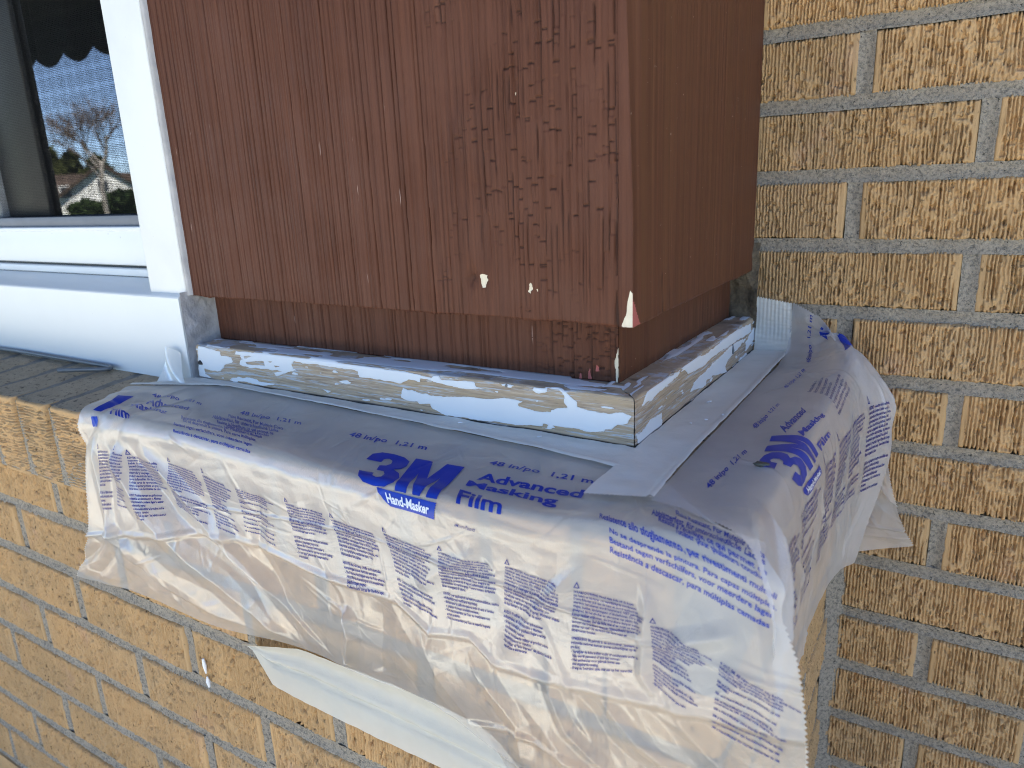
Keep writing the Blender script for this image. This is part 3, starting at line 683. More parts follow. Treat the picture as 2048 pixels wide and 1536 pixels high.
def cladding_front(name, x0, x1, z0, z1, y, nx, nz, seed, parent, cracks=True, thick=.012, ztop=None):
    x = np.linspace(x0, x1, nx); z = np.linspace(z0, z1, nz)
    if ztop: z = np.concatenate([z, np.linspace(z1 + .02, ztop, 12)])
    nz = len(z)
    X, Z = np.meshgrid(x, z, indexing='ij')
    # worn, blistered area towards the right-hand corner
    old = np.clip((X + .272 + .05 * (fbm(X * 30, Z * 9, seed + 20, 2) - .5) - .05 * np.clip(-Z - .02, 0, .1)) / .03, 0, 1) if cracks else np.clip((X + .22) / .06, 0, 1) * .6
    h = combed(X, Z, seed, .0042) * (1 - .62 * old)
    h -= old * .0010 * np.clip((vnoise(X * 190, Z * 16, seed + 5) - .52) * 4, 0, 1)
    h += old * .0012 * (fbm(X * 60, Z * 34, seed + 6, 3) - .5)
    # paint-filled flat patches
    fill = old * np.clip((fbm(X * 38, Z * 26, seed + 7, 2) - .54) * 9, 0, 1)
    h = h * (1 - .8 * fill)
    # checked paint: short level cracks inside narrow upright cells, joined by splits along the grain
    rng = np.random.default_rng(seed)
    cw = .0046
    xs = X + .0014 * (vnoise(Z * 40, X * 30, seed + 8) - .5)
    cf = (xs - x0) / cw + .9 * vnoise((xs - x0) * 70, X * 0, 3)
    ci = np.floor(cf).astype(int)
    dens = old * np.clip((fbm(X * 15 + 3, Z * 9, seed + 9, 2) - .34) * 4, 0, 1)
    nc = 22; top_ = .36 if ztop else (z1 - z0)
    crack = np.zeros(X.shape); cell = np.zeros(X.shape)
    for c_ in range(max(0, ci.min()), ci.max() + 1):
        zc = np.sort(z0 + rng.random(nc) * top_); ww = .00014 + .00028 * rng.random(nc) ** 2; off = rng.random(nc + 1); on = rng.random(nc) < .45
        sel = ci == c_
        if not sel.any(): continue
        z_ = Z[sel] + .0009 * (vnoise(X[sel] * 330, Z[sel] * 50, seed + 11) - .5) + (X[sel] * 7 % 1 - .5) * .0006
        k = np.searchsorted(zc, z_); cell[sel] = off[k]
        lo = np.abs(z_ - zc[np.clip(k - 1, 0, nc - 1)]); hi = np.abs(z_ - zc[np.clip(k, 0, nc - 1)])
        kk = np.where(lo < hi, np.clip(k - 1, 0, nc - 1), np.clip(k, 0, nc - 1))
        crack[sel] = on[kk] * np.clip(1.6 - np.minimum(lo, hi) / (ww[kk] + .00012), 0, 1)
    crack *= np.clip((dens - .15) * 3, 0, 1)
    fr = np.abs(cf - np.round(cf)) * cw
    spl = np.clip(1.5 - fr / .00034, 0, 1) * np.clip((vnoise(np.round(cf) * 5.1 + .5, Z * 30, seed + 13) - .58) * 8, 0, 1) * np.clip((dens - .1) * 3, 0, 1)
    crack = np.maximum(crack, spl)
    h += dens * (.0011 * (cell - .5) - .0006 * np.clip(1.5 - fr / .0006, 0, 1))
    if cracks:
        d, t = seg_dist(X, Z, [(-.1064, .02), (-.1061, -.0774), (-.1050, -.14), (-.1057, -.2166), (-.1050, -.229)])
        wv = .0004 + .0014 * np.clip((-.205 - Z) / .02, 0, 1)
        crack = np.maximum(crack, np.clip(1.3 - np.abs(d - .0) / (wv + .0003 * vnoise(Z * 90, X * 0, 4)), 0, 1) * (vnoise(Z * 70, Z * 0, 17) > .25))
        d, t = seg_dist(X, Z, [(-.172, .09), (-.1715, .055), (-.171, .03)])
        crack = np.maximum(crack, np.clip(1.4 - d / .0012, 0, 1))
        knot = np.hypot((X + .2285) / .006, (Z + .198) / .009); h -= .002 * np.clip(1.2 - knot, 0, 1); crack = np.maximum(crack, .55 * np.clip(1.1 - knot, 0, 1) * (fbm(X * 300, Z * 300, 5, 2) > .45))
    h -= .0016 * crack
    chip = poly_mask(X, Z, CREAM, .0015, 91, 420) if cracks else np.zeros(X.shape)
    h -= .0008 * chip
    if not cracks:
        chip = np.maximum(chip, poly_mask(X, Z, [[(-.1185, -.2790), (-.1195, -.262), (-.1165, -.250), (-.1163, -.2790)]], .001, 92, 260))
    zl = Z.copy()
    low = np.where(np.arange(nz) == 0)[0]
    zl[:, low] += (.0030 * (fbm(x * 18, x * 0, seed + 14, 3) - .5) * 1.0)[:, None] + (.0012 * (vnoise(x * 160, x * 0, seed + 15) - .5))[:, None] - (.0022 * np.clip((x - x0) / (x1 - x0), 0, 1) * 0)[:, None]
    h[:, 0] -= .0012
    V = np.stack([X, y - h, zl], -1).reshape(-1, 3)
    F = grid_faces(nx, nz)
    # lower and side edges with the thickness of the board
    idx = np.arange(nx * nz).reshape(nx, nz)
    extra = []; faces = [F]; b0 = len(V)
    for rim in (idx[:, 0], idx[-1, :][::1], idx[0, ::-1]):
        bk = V[rim].copy(); bk[:, 1] = y + thick; k = np.arange(len(rim) - 1)
        faces.append(np.stack([rim[k + 1], rim[k], b0 + k, b0 + k + 1], 1)); extra.append(bk); b0 += len(rim)
    me = mesh_np(name, np.concatenate([V] + extra), np.concatenate(faces), M['brown'], True)
    pad = lambda q: np.concatenate([q.ravel(), np.zeros(b0 - nx * nz)])
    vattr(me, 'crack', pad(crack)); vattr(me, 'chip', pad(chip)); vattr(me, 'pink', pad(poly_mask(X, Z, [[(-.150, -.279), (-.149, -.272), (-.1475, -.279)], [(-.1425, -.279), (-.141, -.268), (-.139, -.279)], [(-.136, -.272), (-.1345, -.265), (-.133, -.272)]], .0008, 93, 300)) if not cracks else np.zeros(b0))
    vattr(me, 'scuff', pad(np.clip(1 - old, .15, 1)))
    return link(name, me, parent)
clad = empty('wood_cladding', (-.35, -.3, -.23), 'brown painted wooden corner of the bay, grooved boards with cracked paint', 'cladding')
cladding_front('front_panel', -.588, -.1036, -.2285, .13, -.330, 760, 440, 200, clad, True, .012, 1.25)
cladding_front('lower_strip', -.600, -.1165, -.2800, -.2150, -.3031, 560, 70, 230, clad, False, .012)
def cladding_side(name, x, y0, y1, z0, z1, parent, seed, front_edge=None, ny=150, nz=150, ztop=None):
    """board on the side; front_edge gives it a visible front end grain face of that width towards -X"""
    z = np.linspace(z0, z1, nz)
    if ztop: z = np.concatenate([z, np.linspace(z1 + .02, ztop, 8)])
    yy = np.linspace(y0, y1, ny)
    Y, Z = np.meshgrid(yy, z, indexing='ij')
    h = .0006 * (vnoise(Y * 260, Z * 3, seed) - .5) + .0005 * (fbm(Y * 20, Z * 9, seed + 1, 2) - .5)
    d, t = seg_dist(Y, Z, [(y0 + .06, z0), (y0 + .058, z0 + .03)])
    crack = np.clip(1.3 - d / .0008, 0, 1) + np.clip(1.2 - np.abs(Y - y0 - .075) / .0007, 0, 1) * (Z < z0 + .018)
    crack = np.clip(crack, 0, 1)
    if not front_edge: crack *= 0
    xo = x + h - .001 * crack
    if front_edge:   # the upper part of the corner is planed back
        xo = xo - .0055 * np.clip((Z + .15) / .16, 0, 1.3) * np.clip(1 - (Y - y0) / .02, 0, 1)
    zz = Z.copy(); zz[:, 0] += .0015 * (fbm(yy * 30, yy * 0, seed + 2, 2) - .5)
    V = np.stack([xo, Y, zz], -1).reshape(-1, 3); nzz = len(z)
    F = [grid_faces(ny, nzz)]
    idx = np.arange(ny * nzz).reshape(ny, nzz); b0 = len(V); ex = []
    n2 = 14
    if front_edge:
        fx = np.linspace(0, 1, n2)
        FX, FZ = np.meshgrid(fx, z, indexing='ij')
        xf = xo[0][None, :] * (1 - FX) + (x - front_edge) * FX
        hf = .0009 * (fbm(FX * 4, FZ * 40, seed + 4, 3) - .5) + .0010 * np.sqrt(np.clip(FX * 6, 0, 1)) - .001
        fz = FZ.copy(); fz[:, 0] = zz[0, 0]
        W = np.stack([xf, y0 - hf - .0008, fz], -1).reshape(-1, 3); W[:nzz] = V[idx[0]]
        F.append(grid_faces(n2, nzz, True) + b0); ex.append(W); cr2 = np.zeros(len(W))
        cx = poly_mask(xf, FZ, EDGE_CREAM, .0005, 95, 300).ravel(); px_ = poly_mask(xf, FZ, EDGE_PINK, .0004, 96, 300).ravel()
        pk_side = poly_mask(Y, Z, [[(y0 - .002, -.206), (y0 + .004, -.214), (y0 + .010, -.222), (y0 + .016, -.231), (y0 - .002, -.231)]], .001, 97, 250)
        b0 += len(W)
    bk = V[idx[:, 0]].copy(); bk[:, 0] = x - (front_edge or .01); k = np.arange(ny - 1)
    F.append(np.stack([idx[k + 1, 0], idx[k, 0], b0 + k, b0 + k + 1], 1)); ex.append(bk)
    me = mesh_np(name, np.concatenate([V] + ex), np.concatenate(F), M['brown_side'], True)
    if front_edge:
        me.materials.append(M['brown']); mi = np.zeros(len(me.polygons), np.int32); s0 = (ny - 1) * (nzz - 1); mi[s0:s0 + (n2 - 1) * (nzz - 1)] = 1; me.polygons.foreach_set('material_index', mi)
    n = len(me.vertices); z0_ = np.zeros(n)
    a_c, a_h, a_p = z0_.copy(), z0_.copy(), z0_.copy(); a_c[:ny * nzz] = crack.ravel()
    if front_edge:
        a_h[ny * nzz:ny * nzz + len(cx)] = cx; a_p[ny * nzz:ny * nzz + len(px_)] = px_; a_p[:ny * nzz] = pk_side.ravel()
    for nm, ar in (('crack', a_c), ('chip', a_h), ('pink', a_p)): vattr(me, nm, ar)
    return link(name, me, parent)
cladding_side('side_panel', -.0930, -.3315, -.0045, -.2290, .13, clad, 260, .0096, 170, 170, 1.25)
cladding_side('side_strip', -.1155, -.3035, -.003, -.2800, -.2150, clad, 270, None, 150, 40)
# the bay's own body behind the boards
box('core', (-.588, -.291, -.2815), (-.127, -.0045, 1.25), M['dark'], clad)
box('upper_panel', (-3.0, -.330, 1.2505), (-.093, -.0045, 1.30), M['brown'], clad)

# ---------------------------------------------------------------- peeling moulding
FRONT_PAINT = [
    [(-0.5806, -0.2760), (-0.5672, -0.2808), (-0.5472, -0.2833), (-0.5464, -0.2873), (-0.5303, -0.2893), (-0.5287, -0.2938), (-0.5408, -0.2973), (-0.5496, -0.3050), (-0.5767, -0.3049), (-0.5762, -0.3103), (-0.5659, -0.3135), (-0.5881, -0.3134)],
    [(-0.5216, -0.2811), (-0.4948, -0.2805), (-0.4889, -0.2758), (-0.4792, -0.2758), (-0.4670, -0.2781), (-0.4363, -0.2787), (-0.4209, -0.2757), (-0.3922, -0.2758), (-0.3381, -0.2755), (-0.3410, -0.2778), (-0.3258, -0.2793), (-0.2833, -0.2814), (-0.2838, -0.2873), (-0.2956, -0.2871), (-0.3046, -0.2915), (-0.3532, -0.2907), (-0.3538, -0.2851), (-0.3935, -0.2849), (-0.4374, -0.2847), (-0.4410, -0.2883), (-0.4390, -0.2941), (-0.4652, -0.3018), (-0.4679, -0.2993), (-0.4546, -0.2957), (-0.5132, -0.2970), (-0.5178, -0.2951), (-0.5157, -0.2892), (-0.4957, -0.2851), (-0.5222, -0.2840)],
    [(-0.5342, -0.3108), (-0.5224, -0.3083), (-0.4938, -0.3082), (-0.4926, -0.3104), (-0.4667, -0.3098), (-0.4852, -0.3141), (-0.5031, -0.3133), (-0.5319, -0.3123)],
    [(-0.3801, -0.2982), (-0.3701, -0.2955), (-0.3649, -0.2976), (-0.3707, -0.2998)],
    [(-0.4013, -0.3075), (-0.3915, -0.3085), (-0.3961, -0.3109)],
    [(-0.3033, -0.2952), (-0.2957, -0.2964), (-0.2808, -0.2978), (-0.2673, -0.2982), (-0.2375, -0.2951), (-0.2127, -0.2946), (-0.2016, -0.2918), (-0.1824, -0.2918), (-0.1857, -0.2946), (-0.1848, -0.2968), (-0.1713, -0.2988), (-0.1576, -0.2980), (-0.1560, -0.2955), (-0.1432, -0.2924), (-0.1459, -0.2869), (-0.1468, -0.2816), (-0.1506, -0.2789), (-0.1486, -0.2769), (-0.1447, -0.2764), (-0.1361, -0.2772), (-0.1429, -0.2811), (-0.1353, -0.2865), (-0.1344, -0.2909), (-0.1250, -0.2932), (-0.1120, -0.2928), (-0.0975, -0.2905), (-0.0913, -0.2927), (-0.0940, -0.2987), (-0.1030, -0.3000), (-0.1048, -0.3046), (-0.1121, -0.3053), (-0.1131, -0.3081), (-0.1253, -0.3090), (-0.1406, -0.3085), (-0.1635, -0.3085), (-0.1657, -0.3107), (-0.1750, -0.3116), (-0.1866, -0.3132), (-0.2093, -0.3130), (-0.2251, -0.3143), (-0.2366, -0.3138), (-0.2566, -0.3140), (-0.2733, -0.3101), (-0.2754, -0.3068), (-0.2855, -0.3081), (-0.2879, -0.3063), (-0.2968, -0.3069), (-0.3055, -0.3043)],
    [(-0.2942, -0.2814), (-0.2720, -0.2832), (-0.2644, -0.2789), (-0.2613, -0.2840), (-0.2400, -0.2817), (-0.2275, -0.2823), (-0.2254, -0.2855), (-0.2165, -0.2854), (-0.2302, -0.2884), (-0.2521, -0.2880), (-0.2758, -0.2846), (-0.2947, -0.2866)],
    [(-0.2605, -0.2755), (-0.2452, -0.2745), (-0.2292, -0.2753), (-0.2115, -0.2758), (-0.1944, -0.2782), (-0.2031, -0.2801), (-0.2293, -0.2763), (-0.2582, -0.2763)],
    [(-0.1891, -0.2781), (-0.1838, -0.2766), (-0.1715, -0.2776), (-0.1614, -0.2774), (-0.1596, -0.2831), (-0.1667, -0.2844), (-0.1727, -0.2823), (-0.1716, -0.2790)],
    [(-0.2078, -0.2873), (-0.2040, -0.2869), (-0.2057, -0.2885)],
    [(-0.1252, -0.2769), (-0.1155, -0.2784), (-0.1220, -0.2787)],
    [(-0.1710, -0.2900), (-0.1684, -0.2896), (-0.1690, -0.2914)],
]
HOLES = [
    [(-0.5095, -0.2915), (-0.4915, -0.2887), (-0.4801, -0.2882), (-0.4792, -0.2920), (-0.5057, -0.2934)],
    [(-0.4752, -0.2877), (-0.4679, -0.2873), (-0.4706, -0.2886)],
    [(-0.4662, -0.2908), (-0.4569, -0.2910), (-0.4634, -0.2925)],
]
SIDE_PAINT = [
    [(-0.3256, -0.2878), (-0.3157, -0.2803), (-0.2884, -0.2760), (-0.2839, -0.2788), (-0.2438, -0.2811), (-0.2461, -0.2832), (-0.2769, -0.2857), (-0.3074, -0.2882)],
    [(-0.2388, -0.2797), (-0.2101, -0.2783), (-0.1785, -0.2826), (-0.0755, -0.2789), (-0.0231, -0.2828), (-0.0172, -0.2924), (-0.0543, -0.2917), (-0.1628, -0.2891), (-0.1776, -0.2924), (-0.2228, -0.2889)],
    [(-0.2163, -0.3067), (-0.2085, -0.3008), (-0.1621, -0.2970), (-0.0994, -0.2919), (-0.0500, -0.2936), (-0.0611, -0.2990), (-0.1016, -0.3030), (-0.1149, -0.3093), (-0.1034, -0.3173), (-0.1484, -0.3083), (-0.1733, -0.3080), (-0.1759, -0.3122)],
    [(-0.0396, -0.3092), (-0.0370, -0.2997), (-0.0048, -0.2890), (-0.0002, -0.3026), (-0.0314, -0.3087)],
    [(-0.3353, -0.3056), (-0.3234, -0.3086), (-0.3092, -0.3032), (-0.2853, -0.3054), (-0.2838, -0.3178), (-0.3193, -0.3189), (-0.3333, -0.3150)],
    [(-0.0667, -0.3142), (-0.0351, -0.3113), (-0.0279, -0.3175), (-0.0584, -0.3172)],
]
def moulding(name, front, parent):
    n1, n2 = (960, 80) if front else (620, 80)
    t = np.linspace(0, 1, n1)
    zt, zb, dep = -.2794, -.3165, .0335
    # profile: top face (n3) then rounded nose then face
    top = [(dep * (1 - s), 0.0) for s in np.linspace(0, 1, 16)[:-1]]           # (inwards, z offset)
    face = [(0.0, -(zt - zb) * s) for s in np.linspace(0, 1, n2)]
    prof = np.array(top + face); npf = len(prof)
    s = np.concatenate([[0], np.cumsum(np.hypot(*np.diff(prof, axis=0).T))])
    T, J = np.meshgrid(t, np.arange(npf), indexing='ij')
    IN, DZ = prof[J, 0], prof[J, 1]
    x0, x1 = (-.586, -.0895) if front else (-.3370, -.0015)
    A = x0 + (x1 - x0) * T; Z = zt + DZ
    wav = .0012 * (fbm(A * 9, Z * 0, 65, 2) - .5)
    isface = DZ < -1e-6
    if front:
        paint = poly_mask(A, Z, FRONT_PAINT, .0018, 81, 260) * (1 - poly_mask(A, Z, HOLES, .0008, 82, 150))
    else:
        paint = poly_mask(A, Z, SIDE_PAINT, .0018, 83, 260)
    # paint on the top surface: mostly kept at the left, worn to grey near the corner
    keep = np.clip((fbm(A * 16, IN * 120, 84, 3) - (.49 if front else .66) - (np.clip((A + .17) / .08, 0, 1) * .25 if front else 0)) * 12 + .5, 0, 1)
    edge = np.clip(1 - (IN / .008), 0, 1) * np.clip((fbm(A * 22, A * 0, 85, 3) - .42) * 9, 0, 1)
    paint = np.where(isface, paint, np.clip(keep - edge, 0, 1))
    fl = np.clip((fbm(A * 55, Z * 260, 86, 3) - .74) * 20, 0, 1) * isface
    paint = np.maximum(paint, fl)
    h = .0010 * np.clip((paint - .4) * 5, 0, 1) + .0012 * (fbm(A * 9, Z * 520, 94, 3) - .5) * (1 - paint) + .0007 * (fbm(A * 20, Z * 300, 87, 3) - .5) * (1 - paint)
    rnd = np.exp(-((DZ + .0) ** 2 + IN ** 2) / (2 * .0010 ** 2)) * .0006
    darkening = np.clip((.0018 + .0015 * fbm(A * 40, A * 0, 88, 2) - (zt - zb + DZ)) / .0012, 0, 1) * isface + np.clip((IN - dep + .004 - .003 * fbm(A * 60, A * 0, 89, 2)) / .002, 0, 1) * .7  # darkens the lower edge of the face and the back of the top
    zed = Z + wav + np.where(isface, 0, h) - rnd
    # ragged underside: gap above the ledge
    zed = np.where(J == npf - 1, zed + .0016 * fbm(A * 50, A * 0, 90, 2), zed)
    out = IN - np.where(isface, h, 0) + rnd
    if front:
        V = np.stack([A - (.0 if True else 0), -.3370 + out + wav, zed], -1)
        # mitre at the corner
        V[..., 0] = np.where(T > .97, np.minimum(V[..., 0], -.0895 - out), V[..., 0])
    else:
        V = np.stack([-.0890 - out + wav, A, zed], -1)
        V[..., 1] = np.where(T < .06, np.maximum(V[..., 1], -.3370 + out), V[..., 1])
    F = grid_faces(n1, npf, True)
    me = mesh_np(name, V.reshape(-1, 3), F, M['trim'], True)
    vattr(me, 'paint', paint); vattr(me, 'darkening', np.clip(darkening, 0, 1))
    return link(name, me, parent)
mould = empty('base_moulding', (-.3, -.33, -.3165), 'weathered wooden base moulding with peeling white paint under the brown boards', 'moulding')
moulding('front_board', True, mould)
moulding('side_board', False, mould)
box('backing', (-.5855, -.333, -.3135), (-.0935, -.002, -.2835), M['dark'], mould)
bm = bmesh.new(); tube(bm, [(-.5835, -.3345, -.2975), (-.5805, -.3385, -.2982), (-.5775, -.3382, -.2995)], [.003, .0026, .0008], 8); bm_obj('gap_shade', bm, M['dark'], mould)  # dark plug standing in for the shade of an open gap
bm = bmesh.new(); tube(bm, [(-.0885, -.0905, -.2905), (-.0872, -.0912, -.297), (-.0870, -.0915, -.3005)], [.0009, .0013, .0010], 8); bm_obj('nail', bm, M['steel'], mould)
bm = bmesh.new(); tube(bm, [(-.1965, -.3366, -.2812), (-.1965, -.3378, -.2812)], .0013, 10); bm_obj('nail', bm, M['steel'], mould)

# ---------------------------------------------------------------- window
win = empty('window', (-1.3, -.3, -.32), 'white framed window with insect screen and dark panes left of the brown boards', 'window')
bm = bmesh.new()   # sill: front block with a sloping top
prof = [(-.3430, -.3200), (-.3430, -.2300), (-.3415, -.2283), (-.3395, -.2276), (-.3020, -.2172), (-.2980, -.2172), (-.2980, -.3200)]
ring = []
for x in (-2.4, -.594):
    ring.append([bm.verts.new((x, y, z)) for y, z in prof])
for k in range(len(prof)):
    bm.faces.new((ring[0][k], ring[0][(k + 1) % len(prof)], ring[1][(k + 1) % len(prof)], ring[1][k]))
bm.faces.new(ring[0]); bm.faces.new(ring[1][::-1]); bmesh.ops.recalc_face_normals(bm, faces=bm.faces)
bm_obj('sill', bm, M['white'], win)
box('casing', (-.655, -.3345, -.2274), (-.5925, -.262, 1.0), M['jamb'], win, .0022, 3)
box('casing', (-2.4, -.3345, 1.0005), (-.5960, -.262, 1.25), M['jamb'], win, .0022, 3)
box('bottom_rail', (-2.4, -.2970, -.2045), (-.6552, -.2550, -.1585), M['white'], win, .0025, 3)
box('rail_lip', (-2.4, -.2995, -.1640), (-.6552, -.2955, -.1590), M['white'], win, .0012, 2)
box('track', (-2.4, -.3010, -.2165), (-.6552, -.2550, -.2075), M['white'], win, .0012, 2)
box('weather_gap_shade', (-2.4, -.2925, -.2080), (-.6545, -.2600, -.2040), M['dark'], win)  # dark strip in place of the shade between rail and track
box('weep_hole_shade', (-.6640, -.3000, -.2075), (-.6553, -.2930, -.2035), M['dark'], win)  # dark block stands for the shaded inside of the hole
box('screen_frame', (-2.4, -.2930, -.1583), (-.6552, -.2600, -.1462), M['grey_frame'], win, .001, 2)
o = link('insect_screen', mesh_np('insect_screen', [(-2.4, -.286, -.1465), (-.6552, -.286, -.1465), (-.6552, -.286, 1.0), (-2.4, -.286, 1.0)], [[0, 1, 2, 3]], M['screen']), win)
o = link('glass', mesh_np('glass', [(-2.4, -.262, -.15), (-.6552, -.262, -.15), (-.6552, -.262, 1.0), (-2.4, -.262, 1.0)], [[0, 1, 2, 3]], M['glass']), win)
box('meeting_stile', (-1.066, -.2705, -.1462), (-.9560, -.2630, 1.0), M['dark'], win, .002, 2)
box('sash_stile', (-1.100, -.279, -.1462), (-1.0665, -.2630, 1.0), M['light_frame'], win, .002, 2)
# caulk bead up the side of the casing, and smeared over the end of the sill
def lump(name, X, Y, Z, mat, parent, flip=False):
    return link(name, mesh_np(name, np.stack([X, Y, Z], -1).reshape(-1, 3), grid_faces(*X.shape, flip), mat, True), parent)
t, q = np.meshgrid(np.linspace(-.2275, 1.2, 160), np.linspace(0, 1, 8), indexing='ij')
lump('caulk_bead', -.5938 + q * .0078, -.3315 - .0028 * np.sin(q * math.pi) + .0022 * (fbm(t * 40, q * 3, 66, 3) - .5) + .006 * (q > .95), t, M['caulk'], win)
t, q = np.meshgrid(np.linspace(-.3205, -.2235, 60), np.linspace(0, 1, 22), indexing='ij')
lump('caulk_smear', -.5935 + .0045 * fbm(t * 70, q * 4, 67, 3) + .007 * np.clip(q - .75, 0, 1), -.3425 + q * .0415, t, M['caulk'], win)

room = bmesh.new(); add_box(room, (-2.6, -.2525, -.6), (-.60, .0, 1.4))
for f in list(room.faces):
    if f.calc_center_median().y < -.2: room.faces.remove(f)
o = bm_obj('room_interior', room, M['room']); tag(o, kind='structure')
xs = np.linspace(-2.3, -.97, 160); zs = np.linspace(-.3, 1.1, 8)
X, Z = np.meshgrid(xs, zs, indexing='ij')
o = lump('curtain', X, -.20 + .014 * np.sin(X * 95) + .008 * np.sin(X * 41 + 1), Z, M['curtain'], None); tag(o, 'dark curtain hanging behind the window glass', 'curtain')

# ---------------------------------------------------------------- awning over the window (seen mirrored in the glass)
aw = empty('awning', (-1.6, -.4, 1.2), 'dark canvas awning with scalloped lower edge above the window', 'awning')
ax0, ax1 = -3.3, -.9
canopy = [(ax0, -.335, 1.22), (ax1, -.335, 1.22), (ax1, -1.30, .50), (ax0, -1.30, .50)]
bm = bmesh.new()
for dz in (0, .004): bm.faces.new([bm.verts.new((x, y, z + dz)) for x, y, z in canopy])
bm_obj('canopy', bm, M['canvas'], aw)
n = 240; xs = np.linspace(ax0, ax1, n); low = .355 - .040 * np.abs(np.sin((xs - ax0) * math.pi / .19)) ** .8 + .026
V = []; 
for y in (-1.300, -1.304):
    V += [(x, y, .505) for x in xs] + [(x, y, l) for x, l in zip(xs, low)]
k = np.arange(n - 1)
F = np.concatenate([np.stack([k, k + 1, n + k + 1, n + k], 1), np.stack([2 * n + k, 3 * n + k, 3 * n + k + 1, 2 * n + k + 1], 1)])
link('valance', mesh_np('valance', V, F, M['canvas']), aw)
for x in (ax0, ax1):
    bm = bmesh.new(); bm.faces.new([bm.verts.new(v) for v in ((x, -.335, 1.22), (x, -1.30, .50), (x, -1.30, .37), (x, -.335, .8))]); bm_obj('side_wing', bm, M['canvas'], aw)
    bm = bmesh.new(); tube(bm, [(x, -.34, .52), (x, -1.29, .52)], .010, 8); bm_obj('arm', bm, M['steel'], aw)

# ================================================================ masking film
def bil(P, u, v):
    nu, nv = P.shape[:2]
    a = np.clip(np.asarray(u) * (nu - 1), 0, nu - 1.0001); b = np.clip(np.asarray(v) * (nv - 1), 0, nv - 1.0001)
    i = a.astype(int); j = b.astype(int); fa = (a - i)[..., None]; fb = (b - j)[..., None]
    return (P[i, j] * (1 - fa) + P[i + 1, j] * fa) * (1 - fb) + (P[i, j + 1] * (1 - fa) + P[i + 1, j + 1] * fa) * fb
def sheet(name, P, mat, parent, teeth=()):
    nu, nv = P.shape[:2]
    V = P.reshape(-1, 3); F = grid_faces(nu, nv)
    me = mesh_np(name, V, F, mat, True)
    o = link(name, me, parent)
    tv, tf = [], []
    for edge, inner in teeth:          # saw-tooth cut left by the dispenser blade
        edge = np.asarray(edge); inner = np.asarray(inner)
        s = np.concatenate([[0], np.cumsum(np.linalg.norm(np.diff(edge, axis=0), axis=1))])
        m = max(4, int(s[-1] / .0031)); q = np.linspace(0, s[-1], 2 * m + 1)
        E = np.stack([np.interp(q, s, edge[:, c]) for c in range(3)], 1); I = np.stack([np.interp(q, s, inner[:, c]) for c in range(3)], 1)
        d = E - I; d /= np.linalg.norm(d, axis=1, keepdims=True) + 1e-9
        for k in range(0, 2 * m, 2):
            b = len(tv); tv += [E[k], E[k + 1] + d[k + 1] * .0017, E[k + 2]]; tf.append((b, b + 1, b + 2))
    if tv: tag(link('cut_edge', mesh_np('cut_edge', tv, tf, mat), o), kind='stuff')
    return o

def text_geo(body, bold=0.0, res=1, shear=0.0, space=1.0):
    cu = bpy.data.curves.new('t', 'FONT'); cu.body = body; cu.offset = bold; cu.resolution_u = res; cu.shear = shear; cu.space_line = space; cu.fill_mode = 'FRONT'
    ob = bpy.data.objects.new('t', cu); COL.objects.link(ob)
    bpy.context.view_layer.update()
    ev = ob.evaluated_get(bpy.context.evaluated_depsgraph_get()); me = ev.to_mesh()
    n = len(me.vertices); v = np.empty(n * 3, np.float32); me.vertices.foreach_get('co', v)
    me.calc_loop_triangles(); m = len(me.loop_triangles); t = np.empty(m * 3, np.int32); me.loop_triangles.foreach_get('vertices', t)
    v = v.reshape(-1, 3)[:, :2].copy(); t = t.reshape(-1, 3).copy()
    ev.to_mesh_clear(); bpy.data.objects.remove(ob); bpy.data.curves.remove(cu)
    return v, t
def poly_geo(polys):
    bm = bmesh.new()
    for p in polys:
        vs = [bm.verts.new((x, y, 0)) for x, y in p]
        for a, b in zip(vs, vs[1:] + vs[:1]): bm.edges.new((a, b))
    bmesh.ops.triangle_fill(bm, edges=bm.edges, use_beauty=True)
    v = np.array([w.co[:2] for w in bm.verts]); bm.verts.index_update()
    t = np.array([[w.index for w in f.verts] for f in bm.faces]); bm.free(); return v, t
def refine(v, t, maxlen):
    """split long edges so that flat shapes can follow the creases"""
    bm = bmesh.new(); vs = [bm.verts.new((x, y, 0)) for x, y in v]
    for f in t:
        try: bm.faces.new([vs[i] for i in f])
        except ValueError: pass
    for _ in range(7):
        es = [e for e in bm.edges if e.calc_length() > maxlen]
        if not es: break
        bmesh.ops.subdivide_edges(bm, edges=es, cuts=1); bmesh.ops.triangulate(bm, faces=[f for f in bm.faces if len(f.verts) > 3])
    bm.verts.index_update(); v = np.array([w.co[:2] for w in bm.verts]); t = np.array([[w.index for w in f.verts] for f in bm.faces]); bm.free(); return v, t

